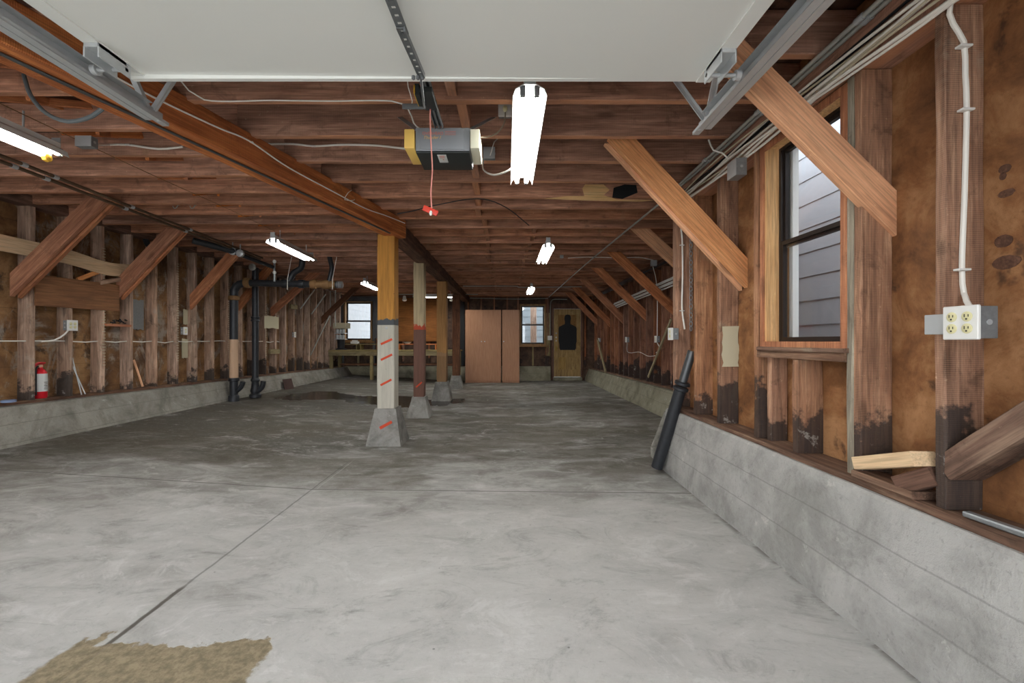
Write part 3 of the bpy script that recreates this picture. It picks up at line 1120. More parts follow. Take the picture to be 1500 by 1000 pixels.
lap_siding('lap_siding', 'Y', 2.56, -2.0, YJ - 0.02, -0.3, 3.3, 0.205, M['siding'], 'pale grey lap siding of the next house, outside the large right window', 1)
lap_siding('lap_siding', 'Y', -5.6, 13.8, 20.0, -0.3, 4.4, 0.19, M['siding2'], 'white lap siding seen through the left rear window behind the workbench', -1)
lap_siding('lap_siding', 'X', 15.6, 0.1, 3.6, -0.3, 3.0, 0.24, M['siding3'], 'pale lap siding seen through the rear window beside the wardrobes', 1)
o = timber('timber_post', (0.93, 14.9, -0.3), (0.93, 14.9, 3.4), 0.2, 0.2, M['studL'], up=(1, 0, 0))
tag(o, 'weathered timber post outside the rear window beside the wardrobes', 'post')
bm = bm_new()
bx(bm, -12, 12, YB + 0.15, 20, -0.3, -0.2)
bx(bm, 1.84, 4.0, -3, YJ, -0.3, -0.2)
o = obj('floor_yard', bm, M['concrete_out'])
o['kind'] = 'structure'

# ------------------------------------------------------------------ posts, piers, beams
posts = [
    (552.5, 577.5, 653, 598, 343, 4.95, 'post1', 'near support post, amber above and grey-white below with orange slashes'),
    (605.5, 621, 612, 581, 379, 6.76, 'post2', 'second support post, cream upper half over dark brown lower half'),
    (639.5, 654, 587, 559, 412, 8.70, 'post3', 'third support post, ochre brown with flaking finish'),
    (662.5, 673, 567, 550, 431, 11.1, 'post_old', 'rearmost dark brown support post beside the wardrobes'),
]
pier_labels = ['largest concrete pier with an orange slash, under the near amber post', 'rough concrete pier under the cream and brown post', 'rough concrete pier under the ochre brown third post', 'small concrete pier under the rearmost dark post']
PX = []
for i, (x0, x1, yb, yt, ytop, Y, mt, lab) in enumerate(posts):
    k = Y / FPX
    X0, X1 = (x0 - CX) * k, (x1 - CX) * k
    w = (X1 - X0)
    cx = (X0 + X1) / 2
    Yf = Y + 0.07
    X0, X1, w = X0 * Yf / Y, X1 * Yf / Y, w * Yf / Y
    cx = (X0 + X1) / 2
    zt = CZ - (yt - CY) * Yf / FPX
    ztop = min(CZ + (CY - ytop) * Yf / FPX, 2.46)
    PX.append((cx, Yf, w, zt, ztop))
    o = timber('support_post', (cx, Yf + w / 2, zt), (cx, Yf + w / 2, ztop), w, w, M[mt], up=(1, 0, 0), rough=0.003, ch=0.008)
    tag(o, lab, 'post')
    # pier: rough truncated pyramid
    bm = bm_new()
    zb = floor_z(cx, Y) - 0.01
    wb_ = w * (2.05, 2.2, 1.95, 1.9)[i]
    wt_ = w * 1.24
    prof = [(wb_ / 2, zb), (wb_ / 2 * 0.99, zb + 0.02), (wt_ / 2 * 1.06, zt - 0.05), (wt_ / 2, zt)]
    rr = []
    n = 8
    for (hw_, z) in prof:
        ring = []
        for s in range(4):
            for q in range(n):
                t = q / n * 2 - 1
                if s == 0: p = (t, -1)
                elif s == 1: p = (1, t)
                elif s == 2: p = (-t, 1)
                else: p = (-1, -t)
                v = Vector((cx + p[0] * hw_, Yf + w / 2 + p[1] * hw_, z))
                g = noise.noise_vector(v * 14) * 0.006
                if z in (zb, zt):
                    g.z = 0
                ring.append(bm.verts.new(v + g))
        rr.append(ring)
    for a in range(len(rr) - 1):
        for q in range(4 * n):
            bm.faces.new((rr[a][q], rr[a][(q + 1) % (4 * n)], rr[a + 1][(q + 1) % (4 * n)], rr[a + 1][q]))
    bm.faces.new(rr[0])
    bm.faces.new(rr[-1])
    pr = tag(obj('concrete_pier', bm, M['pier']), pier_labels[i], 'pier')
    if i == 0:
        for (mx0, my0, mx1, my1) in ((558, 504, 574.5, 496.5), (558, 527, 574.5, 519), (557.5, 564, 573.5, 555.5)):
            a = Vector(((mx0 - CX) * Yf / FPX, Yf - 0.0035, CZ + (CY - my0) * Yf / FPX))
            b = Vector(((mx1 - CX) * Yf / FPX, Yf - 0.0035, CZ + (CY - my1) * Yf / FPX))
            s = timber('paint_mark', a, b, 0.025, 0.004, M['orangepaint'], None, rough=0.001, ch=0.001)
            W = s.matrix_basis.copy()
            s.parent = o
            s.matrix_basis = o.matrix_basis.inverted() @ W
            s['label'] = 'orange painted slash'
        zz0, zz1 = 0.205, 0.275
        fy = lambda z: Yf + w / 2 - (wb_ / 2 + (wt_ / 2 * 1.06 - wb_ / 2) * (z - zb - 0.02) / (zt - 0.05 - zb - 0.02)) - 0.006
        a, b = Vector(((556.5 - CX) * fy(zz0) / FPX, fy(zz0), zz0)), Vector(((574 - CX) * fy(zz1) / FPX, fy(zz1), zz1))
        s = timber('paint_mark', a, b, 0.03, 0.012, M['orangepaint'], None, rough=0.003, ch=0.002)
        W = s.matrix_basis.copy()
        s.parent = pr
        s.matrix_basis = pr.matrix_basis.inverted() @ W
        bm = bm_new()
        lathe(bm, at(566, 480, Yf - 0.012), [(0.004, 0.012), (0.014, 0.01), (0.014, 0.0), (0.006, -0.004)], 10, 'Y')
        s = obj('bolt_head', bm, M['galv'], o, smooth='auto')
    if i == 1:
        a = Vector(((609.5 - CX) * Yf / FPX, Yf - 0.004, CZ + (CY - 567) * Yf / FPX))
        b = Vector(((618 - CX) * Yf / FPX, Yf - 0.004, CZ + (CY - 559.5) * Yf / FPX))
        s = timber('paint_mark', a, b, 0.022, 0.004, M['orangepaint'], None, rough=0.001, ch=0.001)
        W = s.matrix_basis.copy()
        s.parent = o
        s.matrix_basis = o.matrix_basis.inverted() @ W

# front beam (skewed a little) and rear beam
bz0, bz1 = 2.43, 2.64
fbA = Vector((-2.08 - 0.10 + 0.261 * (-0.65 - 1.77), -0.65, (bz0 + bz1) / 2))
fbB = Vector((-2.08 - 0.10 + 0.261 * (5.16 - 1.77), 5.16, (bz0 + bz1) / 2))
o = timber('ceiling_beam', fbA, fbB, bz1 - bz0, 0.195, M['beam'], rough=0.002, ch=0.008)
tag(o, 'long reddish front beam running from the garage door to the near amber post', 'beam')
fdir = (fbB - fbA).normalized()
o = timber('ceiling_beam', (-1.35, 5.17, 2.54), (-1.28, YB - 0.05, 2.54), 0.2, 0.19, M['beamdark'], rough=0.002, ch=0.008)
tag(o, 'dark rear beam running over the posts to the back wall', 'beam')
# strip along the underside of the front beam
o = timber('batten', fbA + Vector((-0.02, 0, -0.115)), fbB + Vector((-0.02, -0.3, -0.115)), 0.012, 0.02, M['greypipe'])
tag(o, 'thin grey line of conduit fixed under the front beam', 'conduit')

# ------------------------------------------------------------------ braces


def brace(T, B, w, y0, y1, mat, zt, xb, label, group, double=False):
    T, B = Vector(T), Vector(B)          # (x, z) centre line
    d = (B - T).normalized()
    n = Vector((-d.y, d.x)) * (w / 2)

    def at_z(P, z):
        t = (z - P.y) / d.y
        return P + d * t

    def at_x(P, x):
        t = (x - P.x) / d.x
        return P + d * t
    e1, e2 = T + n, T - n
    poly = [at_z(e1, zt), at_z(e2, zt), at_x(e2, xb), at_x(e1, xb)]
    pts = [Vector((p.x, y0, p.y)) for p in poly]
    bm = bm_new()
    prism(bm, pts, (0, y1 - y0, 0))
    bevel(bm, 0.003, 1)
    o = obj('diagonal_brace', bm, mat, rot=frame_of(Vector((d.x, 0, d.y)), (0, 1, 0)))
    if double:
        bm = bm_new()
        off = Vector((-n.x, 0, -n.y)) * 0.22
        if off.z > 0:
            off = -off
        prism(bm, [p + Vector((0, y1 - y0 + 0.012, 0)) + off for p in pts], (0, 0.045, 0))
        bevel(bm, 0.003, 1)
        obj('rear_board', bm, M['braceold'] if mat is M['braceold'] else mat, o, rot=frame_of(Vector((d.x, 0, d.y)), (0, 1, 0)))
    return tag(o, label, 'brace', group)


grp = 'diagonal braces between joists and wall studs'
brace((1.095, CZ + 1.20), (1.60, CZ + 0.70), 0.145, 1.91, 1.955, M['brace'], JB + 0.05, 1.735, 'pale fir brace nearest the camera, crossing the right window', grp)
brace((0.985, CZ + 1.29), (1.63, CZ + 0.60), 0.145, 3.09, 3.135, M['brace'], JB + 0.04, 1.735, 'doubled fir brace beyond the right window, second from the camera', grp, True)
rb = [(5.5, 1.72, 'third right brace from the camera, half hidden behind the corner stud', 'brace'),
      (7.0, 1.77, 'thick brown right-wall brace above the tall wall outlet cable', 'braceold'),
      (8.45, 1.79, 'brown right-wall brace crossing the bundle of pale poles', 'braceold'),
      (10.05, 1.83, 'right-wall brace with a pale lower edge, third from the back', 'braceold'),
      (11.45, 1.84, 'reddish right-wall brace, second from the back door', 'braceold'),
      (12.75, 1.84, 'rearmost right-wall brace beside the old door', 'braceold')]
for (Y, xt, lab, mt) in rb:
    brace((xt, JB), (2.68, CZ + 0.56), 0.15, Y - 0.03, Y + 0.03, M[mt], JB + 0.03, 2.75, lab, grp)
lb = [(4.42, (-4.25, 1.42), (-4.98, 0.70), 0.17, 0.12, 'thick doubled left brace nearest the camera', 'braceold'),
      (5.62, (-4.42, 1.40), (-5.03, 0.76), 0.17, 0.08, 'split and ragged left brace, second from the camera', 'braceold'),
      (6.93, (-4.41, 1.41), (-5.06, 0.68), 0.16, 0.06, 'left brace under the black drain pipe clamp', 'braceold'),
      (8.2, (-4.52, 1.41), (-5.05, 0.76), 0.15, 0.05, 'left brace passing behind the elbow of the big drain pipe', 'braceold'),
      (9.3, (-4.2, 1.42), (-5.06, 0.66), 0.15, 0.05, 'orange-brown left brace above the pale square card', 'beam'),
      (11.85, (-4.22, 1.42), (-5.06, 0.62), 0.15, 0.05, 'dark rear left brace beside the workbench window', 'post_old')]
for (Y, T, B, w, t, lab, mt) in lb:
    brace((T[0], CZ + T[1]), (B[0], CZ + B[1]), w, Y, Y + (0.05 if t > 0.07 else t), M[mt], JB + 0.06, -5.1, lab, grp, t > 0.07)

# ------------------------------------------------------------------ open sectional garage door and tracks
GD0, GD1 = -1.585, 0.862
gd = thing('garage_door', 'raised off-white overhead garage door panel under the ceiling', 'garage door', (-0.36, 0.7, 2.3))
tilt = 0.022 / 2.45


def gz(x):
    return 2.325 - (x - GD0) * tilt


bm = bm_new()
for (ya, yb_) in ((-0.62, -0.02), (-0.015, 0.60), (0.605, 1.215), (1.22, 1.83)):
    pts = [Vector((GD0, ya, gz(GD0))), Vector((GD1, ya, gz(GD1))), Vector((GD1, ya, gz(GD1) + 0.04)), Vector((GD0, ya, gz(GD0) + 0.04))]
    prism(bm, pts, (0, yb_ - ya, 0))
obj('door_sections', bm, M['doorpanel'], gd)
for sx in (GD0 + 0.0, GD1 - 0.06):
    bm = bm_new()
    bx(bm, sx, sx + 0.06, -0.6, 1.825, gz(sx) - 0.007, gz(sx) - 0.001)
    obj('end_stile', bm, M['doorpanel'], gd)
bm = bm_new()
bx(bm, GD0 + 0.0, GD1, 1.815, 1.835, gz(0) - 0.004, gz(0) + 0.046)
obj('bottom_rail', bm, M['doorpanel'], gd)
for side, sx in ((-1, GD0 + 0.03), (1, GD1 - 0.03)):
    for yy in (1.66, 1.10):
        z = gz(sx)
        bm = bm_new()
        w = 0.03
        if yy == 1.66:
            bx(bm, sx - w, sx + w, yy - 0.05, yy + 0.07, z - 0.022, z - 0.006)
            bx(bm, sx - w, sx - w + 0.006, yy - 0.05, yy + 0.09, z - 0.06, z - 0.006)
            bx(bm, sx + w - 0.006, sx + w, yy - 0.05, yy + 0.09, z - 0.06, z - 0.006)
        else:
            prism(bm, [Vector((sx - w, yy - 0.05, z - 0.02)), Vector((sx + w, yy - 0.05, z - 0.02)), Vector((sx + 0.012, yy + 0.05, z - 0.02)), Vector((sx - 0.012, yy + 0.05, z - 0.02))], (0, 0, 0.014))
        bevel(bm, 0.002, 1)
        hb = obj('hinge_bracket', bm, M['galv'], gd)
        bm = bm_new()
        yr = yy + (0.07 if yy == 1.66 else -0.02)
        tube(bm, [Vector((sx - side * 0.03, yr, z - 0.035)), Vector((sx + side * 0.10, yr, z - 0.035))], 0.008, 10)
        tube(bm, [Vector((sx + side * 0.085, yr, z - 0.035)), Vector((sx + side * 0.105, yr, z - 0.035))], 0.02, 14)
        obj('roller', bm, M['galv'], hb, smooth='auto')

for side, X, yend, nm in ((-1, -1.70, 2.13, 'left'), (1, 0.99, 2.22, 'right')):
    tr = thing('door_track', 'galvanised %s track rail of the raised garage door' % nm + (' near the fir brace' if side > 0 else ' beside the red beam'), 'door track', (X, 1.2, 2.3), 'garage door tracks')
    bm = bm_new()
    # C-channel: opening towards the door
    z0, z1 = 2.265, 2.325
    s = side
    w = 0.032
    bx(bm, min(X, X + s * 0.003), max(X, X + s * 0.003), -0.6, yend, z0, z1)
    for zz in (z0, z1):
        bx(bm, min(X, X - s * w), max(X, X - s * w), -0.6, yend - (0.10 if zz == z1 else 0), zz - 0.0015, zz + 0.0015)
    bx(bm, min(X - s * w, X - s * (w - 0.003)), max(X - s * w, X - s * (w - 0.003)), -0.6, yend, z0, z0 + 0.014)
    # back angle riveted on
    bx(bm, min(X + s * 0.004, X + s * 0.035), max(X + s * 0.004, X + s * 0.035), -0.6, yend - 0.06, z0 - 0.002, z0 + 0.002)
    obj('channel', bm, M['galv'], tr)
    for (p, q) in (((X, yend - 0.06, 2.31), (X + (0.16 if side < 0 else -0.2), yend - 0.02, 2.63)), ((X, yend - 0.10, 2.31), (X - 0.06 * side, yend - 0.45, 2.63))):
        timber('hanger_strut', p, q, 0.03, 0.004, M['galv'], tr, up=(1, 0.2, 0), rough=0, ch=0.001)
        timber('hanger_strut', Vector(p) + Vector((0.013, 0, 0)), Vector(q) + Vector((0.013, 0, 0)), 0.004, 0.024, M['galv'], tr, up=(1, 0.2, 0), rough=0, ch=0.001)
    bm = bm_new()
    lathe(bm, (X - s * 0.02, yend - 0.05, 2.27), [(0.004, 0.01), (0.012, 0.008), (0.012, -0.004), (0.006, -0.01)], 8)
    obj('bolt', bm, M['galv'], tr)

# ------------------------------------------------------------------ opener
OX0, OX1 = (612 - CX) * 2.38 / FPX, (683 - CX) * 2.38 / FPX
op = thing('door_opener', 'dark grey garage door opener motor hanging from the joists with a rail', 'door opener', ((OX0 + OX1) / 2, 2.5, 2.25))
bm = bm_new()
bx(bm, OX0 - 0.015, OX1 + 0.02, 2.385, 2.63, 2.255, 2.385)
bevel(bm, 0.008)
case = obj('motor_case', bm, M['opener'], op, smooth='auto')
boxobj('case_front', OX0 + 0.012, OX1 - 0.012, 2.379, 2.386, 2.262, 2.378, M['opener'], case, 0.003)
boxobj('underside', OX0 - 0.012, OX1 + 0.017, 2.388, 2.628, 2.245, 2.258, M['openerblack'], case, 0.003)
bm = bm_new()
prism(bm, [Vector(((640 - CX) * 2.4 / FPX, 2.41, 2.2415)), Vector(((653 - CX) * 2.4 / FPX, 2.41, 2.2415)), Vector(((653 - CX) * 2.4 / FPX, 2.51, 2.2415)), Vector(((640 - CX) * 2.4 / FPX, 2.51, 2.2415))], (0, 0, 0.003))
lb_ = obj('warning_label', bm, M['label'], case)
bm = bm_new()
for k in range(3):
    bx(bm, -0.378, -0.350, 2.418 + k * 0.012, 2.422 + k * 0.012, 2.2405, 2.2412)
bx(bm, -0.365, -0.357, 2.462, 2.470, 2.2405, 2.2412)
obj('label_print', bm, M['print_red'], lb_)
for (x0, x1, mt, lab) in ((-0.565, OX0 - 0.018, 'lens_y', 'amber light lens'), (OX1 + 0.022, -0.148, 'lens_w', 'cream light lens')):
    bm = bm_new()
    bx(bm, x0, x1, 2.375, 2.60, 2.265, 2.372)
    bevel(bm, 0.006)
    o = obj('light_lens', bm, M[mt], op, smooth='auto')
    o['label'] = lab
# printed word marks


def text_mesh(name, body, size, mat, parent, loc, rot, extrude=0.0006, shear=0.0):
    cu = bpy.data.curves.new(name, 'FONT')
    cu.body = body
    cu.size = size
    cu.extrude = extrude
    cu.shear = shear
    tmp = bpy.data.objects.new('tmp_text', cu)
    COL.objects.link(tmp)
    dg = bpy.context.evaluated_depsgraph_get()
    me = bpy.data.meshes.new_from_object(tmp.evaluated_get(dg))
    bpy.data.objects.remove(tmp)
    o = link(name, me, mat, parent)
    me.materials.clear()
    me.materials.append(mat)
    W = Matrix.Translation(loc) @ rot
    if parent:
        W = world_loc(parent).inverted() @ W
    o.matrix_basis = W
    return o


RX = Matrix.Rotation(PI / 2, 4, 'X')
bm = bm_new()
tx0, tx1 = OX0 + 0.025, OX0 + 0.22
for z in (2.352, 2.343, 2.334):
    bx(bm, tx0 + 0.125, tx1 - 0.01, 2.3772, 2.3782, z + 0.006, z + 0.008)
obj('printed_stripes', bm, M['print_red'], case)
text_mesh('wordmark', 'OVERHEAD', 0.0225, M['print_red'], case, (tx0, 2.3775, 2.341), RX)
text_mesh('wordmark', 'Thunder I', 0.024, M['print_gold'], case, (tx0 + 0.004, 2.3775, 2.318), RX, shear=0.35)
# hanging straps
for (p, q) in (((-0.50, 2.44, 2.395), (-0.735, 2.97, 2.745)), ((-0.215, 2.44, 2.395), (-0.09, 2.97, 2.745))):
    dd = Vector(q) - Vector(p)
    timber('hanging_strap', p, q, 0.034, 0.004, M['galv'], op, up=Vector((1, 0, 0)) if p[0] < -0.3 else Vector((-1, 0, 0)), rough=0, ch=0.001)
# rail, trolley, arm
bm = bm_new()
XR = -0.372
bx(bm, XR - 0.022, XR + 0.022, -0.6, 2.39, 2.396, 2.399)
bx(bm, XR - 0.022, XR - 0.018, -0.6, 2.39, 2.372, 2.399)
bx(bm, XR + 0.018, XR + 0.022, -0.6, 2.39, 2.372, 2.399)
bx(bm, XR - 0.005, XR + 0.005, -0.6, 2.39, 2.372, 2.398)
rail = obj('rail', bm, M['railmetal'], op)
bm = bm_new()
bx(bm, XR - 0.03, XR + 0.03, 1.98, 2.14, 2.345, 2.373)
bevel(bm, 0.006)
bx(bm, XR - 0.05, XR - 0.03, 1.98, 2.08, 2.335, 2.385)
tro = obj('trolley', bm, M['openerblack'], rail, smooth='auto')
boxobj('release_tab', XR - 0.056, XR - 0.045, 1.98, 2.10, 2.34, 2.38, M['yellowplastic'], op, 0.002)
boxobj('trolley_bar', XR - 0.135, XR - 0.02, 2.09, 2.10, 2.330, 2.355, M['railmetal'], op, 0.002)


def perforated(bm, a, b, w, t, up, nh):
    a, b = Vector(a), Vector(b)
    F = frame_of(b - a, up)
    L = (b - a).length
    for s in (-1, 1):
        c = F @ Vector((0, 0, s * w * 0.36))
        vs0 = len(bm.verts)
        box_along(bm, a + c, b + c, w * 0.28, t, up)
    for k in range(nh + 1):
        p = a.lerp(b, k / nh)
        h = (b - a).normalized() * (L / nh * 0.28)
        box_along(bm, p - h * (1 if k else 0), p + h * (1 if k < nh else 0), w * 0.7, t, up)


def box_along(bm, a, b, w, t, up):
    a, b = Vector(a), Vector(b)
    if (b - a).length < 1e-6:
        return
    F = frame_of(b - a, up)
    vs = []
    for p in (a, b):
        for sy in (-1, 1):
            for sz in (-1, 1):
                vs.append(bm.verts.new(p + F @ Vector((0, sy * t / 2, sz * w / 2))))
    for f in ((0, 1, 3, 2), (4, 6, 7, 5), (0, 4, 5, 1), (2, 3, 7, 6), (0, 2, 6, 4), (1, 5, 7, 3)):
        bm.faces.new([vs[i] for i in f])


bm = bm_new()
perforated(bm, (-0.367, 1.30, 2.275), (-0.357, 1.50, 2.27), 0.034, 0.005, (1, 0, 0), 6)
perforated(bm, (-0.36, 1.46, 2.263), (-0.345, 1.74, 2.275), 0.03, 0.005, (1, 0, 0), 7)
box_along(bm, (-0.347, 1.46, 2.26), (-0.332, 1.74, 2.272), 0.006, 0.02, (1, 0, 0))
obj('lift_arm', bm, M['railmetal'], op)
bm = bm_new()
bx(bm, -0.40, -0.335, 1.24, 1.345, 2.278, 2.315)
bevel(bm, 0.004)
obj('door_bracket', bm, M['railmetal'], op)
bm = bm_new()
tube(bm, [Vector((-0.345, 1.73, 2.27)), Vector((-0.36, 1.86, 2.25)), Vector((-0.40, 2.09, 2.335))], 0.005, 8)
for k in range(3):
    lathe(bm, (-0.375 + k * 0.018, 1.735, 2.262), [(0.004, 0.008), (0.008, 0.006), (0.008, -0.004), (0.004, -0.008)], 8)
obj('link_rod', bm, M['railmetal'], op, smooth='auto')
cd = cord('pull_cord', [(XR, 2.12, 2.352), (-0.378, 2.13, 2.33), (-0.376, 2.14, 2.2), (-0.37, 2.15, 2.05), (-0.378, 2.15, 1.95), (-0.372, 2.15, 1.845)], 0.0035, M['redcord'], op)
cd['label'] = 'faded red release cord'
bm = bm_new()
box_along(bm, at(620, 304, 2.15), at(641, 313, 2.15), 0.028, 0.012, (0, 0, 1))
bevel(bm, 0.004)
hnd = obj('pull_handle', bm, M['redplastic'], cd, smooth='auto')
bm = bm_new()
lathe(bm, at(631, 312, 2.14), [(0.004, -0.012), (0.008, -0.004), (0.007, 0.006), (0.003, 0.012)], 10)
obj('knot', bm, M['cable'], hnd, smooth='auto')

# ------------------------------------------------------------------ fluorescent fixtures
FL = 1.24


def make_fixture(label, loc, rotz=0.0):
    t = thing('fluorescent_light', label, 'light', (0, 0, 0), 'fluorescent ceiling fixtures')
    bm = bm_new()
    # folded trough reflector, channel on top
    sec = [(-0.088, -0.032), (-0.075, 0.004), (-0.030, 0.030), (0.030, 0.030), (0.075, 0.004), (0.088, -0.032), (0.0845, -0.033), (0.072, 0.0), (0.028, 0.025), (-0.028, 0.025), (-0.072, 0.0), (-0.0845, -0.033)]
    prism(bm, [Vector((x, -FL / 2, z)) for x, z in sec], (0, FL, 0))
    bx(bm, -0.03, 0.03, -FL / 2, FL / 2, 0.030, 0.062)
    obj('reflector', bm, M['white'], t)
    for s in (-1, 1):
        bm = bm_new()
        tube(bm, [Vector((s * 0.036, -FL / 2 + 0.03, -0.012)), Vector((s * 0.036, FL / 2 - 0.03, -0.012))], 0.0165, 14)
        obj('tube', bm, M['tube'], t, smooth='auto')
        for e in (-1, 1):
            bm = bm_new()
            bx(bm, s * 0.036 - 0.014, s * 0.036 + 0.014, e * (FL / 2 - 0.014) - 0.012, e * (FL / 2 - 0.014) + 0.012, -0.03, 0.022)
            bevel(bm, 0.003)
            obj('lamp_holder', bm, M['galvrough'], t, smooth='auto')
    for e in (-1, 1):
        bm = bm_new()
        bx(bm, -0.028, 0.028, e * (FL / 2) - 0.003, e * (FL / 2) + 0.003, 0.03, 0.10)
        obj('end_plate', bm, M['galv'], t)
        bm = bm_new()
        tube(bm, [Vector((0, e * 0.42, 0.06)), Vector((0, e * 0.42, 0.175))], 0.006, 8)
        obj('hanger', bm, M['galv'], t)
    t.location = loc
    t.rotation_euler = (0, 0, rotz)
    return t


fx0 = make_fixture('brightest ceiling tube light, beside the door opener', (0.118, 2.79, 2.47))
for (loc, rz, lab) in (((0.55, 6.3, 2.47), 0, 'second ceiling tube light above the middle of the floor'),
                       ((0.59, 10.8, 2.47), 0, 'small distant ceiling tube light near the rear window'),
                       ((-2.97, 6.02, 2.47), 0.06, 'ceiling tube light above the left drain pipes'),
                       ((-3.08, 9.9, 2.47), 0.03, 'far left ceiling tube light just left of the amber post'),
                       ((-2.0, 12.1, 2.47), PI / 2, 'rear ceiling tube light set crosswise behind the posts')):
    dup(fx0, loc, lab, rotz=rz)

fx_left = dup(fx0, (-3.02, 2.28, 2.47), 'ceiling tube light cut by the left edge, nearest on the left', rotz=0.02)
# ------------------------------------------------------------------ electrical boxes


def outlet_box(c, normal, w, h, d, label, plate=True, outlets=0, group=None, name='outlet_box'):
    """c = centre of the box back; normal = direction the cover faces"""
    c = Vector(c)
    n = Vector(normal).normalized()
    t = thing(name, label, 'electrical box', (c.x, c.y, c.z - h / 2), group)
    Rm = Matrix((Vector((0, 0, 1)).cross(n), Vector((0, 0, 1)), n)).transposed().to_4x4()
    W = Matrix.Translation(c) @ Rm

    def part(nm, boxes, mat, par, bev=0.002):
        bm = bm_new()
        for b in boxes:
            bx(bm, *b)
        if bev:
            bevel(bm, bev, 1)
        bmesh.ops.transform(bm, matrix=W, verts=bm.verts)
        return obj(nm, bm, mat, par, smooth=False)
    body = part('box_body', [(-w / 2, w / 2, -h / 2, h / 2, 0, d)], M['galvrough'], t)
    bm = bm_new()
    for (kx, ky) in ((-w / 2 - 0.0005, -h / 5), (-w / 2 - 0.0005, h / 5), (w / 2 + 0.0005, 0)):
        lathe(bm, (kx, ky, d * 0.5), [(0.009, -0.0012), (0.009, 0.0012)], 14, 'X')
    bmesh.ops.transform(bm, matrix=W, verts=bm.verts)
    obj('knockout', bm, M['galv'], body)
    if plate:
        pl = part('cover_plate', [(-w / 2 - 0.004, w / 2 + 0.004, -h / 2 - 0.004, h / 2 + 0.004, d, d + 0.012)], M['white'], t, 0.003)
        if outlets:
            k = 0.024 if outlets == 4 else 0
            for ox in ((-k, k) if k else (0,)):
                for oy in (-0.0195, 0.0195):
                    bm = bm_new()
                    lathe(bm, (ox, oy, d + 0.012), [(0.0165, -0.001), (0.0165, 0.002), (0.015, 0.003)], 16)
                    bmesh.ops.transform(bm, matrix=W, verts=bm.verts)
                    so = obj('socket', bm, M['ivory'], pl, smooth='auto')
    else:
        part('cover_plate', [(-w / 2, w / 2, -h / 2, h / 2, d, d + 0.003)], M['galv'], t, 0.001)
    return t, W


b4, W4 = outlet_box((1.568, 1.425, 1.262), (-1, 0, 0), 0.104, 0.104, 0.058, 'large four-socket outlet with white cover on the nearest right stud', outlets=4)
bm = bm_new()
for ox in (-0.024, 0.024):
    for oy in (-0.0195, 0.0195):
        for (sx, sy, a, b) in ((-0.006, 0.003, 0.0012, 0.005), (0.006, 0.003, 0.0012, 0.004), (0, -0.008, 0.0025, 0.0025)):
            bx(bm, ox + sx - a, ox + sx + a, oy + sy - b, oy + sy + b, 0.0725, 0.0738)
bmesh.ops.transform(bm, matrix=W4, verts=bm.verts)
obj('socket_slots', bm, M['slot'], b4)
bm = bm_new()
bx(bm, 1.512, 1.575, 1.486, 1.56, 1.225, 1.295)
bevel(bm, 0.002, 1)
obj('mounting_bracket', bm, M['galv'], b4)
g = 'single outlets along the walls'
outlet_box((1.575, 3.99, 1.27), (-1, 0, 0), 0.10, 0.105, 0.05, 'outlet box with white cover on the right corner stud beside the chain', outlets=2, group=g)
outlet_box((2.67, 7.55, 1.24), (-1, 0, 0), 0.10, 0.11, 0.05, 'outlet box on the rear right wall under the vertical white cable', outlets=2, group=g)
outlet_box((2.67, 9.42, 1.24), (-1, 0, 0), 0.10, 0.11, 0.05, 'outlet box on the rear right wall with a short cable below it', outlets=2, group=g)
outlet_box((2.67, 12.25, 1.24), (-1, 0, 0), 0.10, 0.11, 0.05, 'distant outlet box on the right wall nearest the back door', outlets=2, group=g)
outlet_box((-5.06, 4.97, 1.385), (1, 0, 0), 0.115, 0.115, 0.045, 'double outlet box on the left wall above the fire extinguisher', outlets=4, group=g)
outlet_box((-5.06, 6.72, 1.365), (1, 0, 0), 0.075, 0.115, 0.045, 'single outlet box on the left wall beside torn cream insulation', outlets=2, group=g)
outlet_box((-5.06, 10.2, 1.36), (1, 0, 0), 0.08, 0.12, 0.045, 'white outlet on a pale left stud between drain pipe and workbench', outlets=2, group=g)
outlet_box((bxp(805), YB - 0.06, 1.31), (0, -1, 0), 0.13, 0.13, 0.045, 'white switch box on the back wall between window and door', outlets=0, group=g)
outlet_box((1.55, 2.83, 2.33), (-1, 0, 0), 0.11, 0.11, 0.07, 'grey steel junction box in the cable bundle left of the window', plate=False, name='junction_box')
plugbox, _W = outlet_box((-0.01, 2.975, 2.775), (0, -1, 0), 0.085, 0.075, 0.03, 'ceiling outlet with a plug, between the opener and the tube light', outlets=0, name='outlet_box')
bm = bm_new()
lathe(bm, (-0.01, 2.92, 2.775), [(0.014, 0.013), (0.016, 0.0), (0.015, -0.02), (0.008, -0.03)], 12, 'Y')
obj('plug', bm, M['ivory'], plugbox, smooth='auto')
outlet_box((-0.135, 3.395, 2.67), (0, -1, 0), 0.09, 0.09, 0.04, 'grey steel box behind the right end of the opener', plate=False, name='junction_box')
outlet_box((-2.86, 2.96, 2.555), (0, -1, 0), 0.11, 0.07, 0.05, 'crumpled steel junction box at the end of the near left tube light', plate=False, name='junction_box')
outlet_box((2.5, 7.35, 2.53), (0, -1, 0), 0.10, 0.10, 0.05, 'steel junction box under the joists above the rear right wall', plate=False, name='junction_box')
outlet_box((0.95, 7.445, 2.665), (0, -1, 0), 0.06, 0.06, 0.04, 'small steel box beside the second ceiling tube light', plate=False, name='junction_box')

# ------------------------------------------------------------------ cables
cg = 'white cables run along the joists and walls'


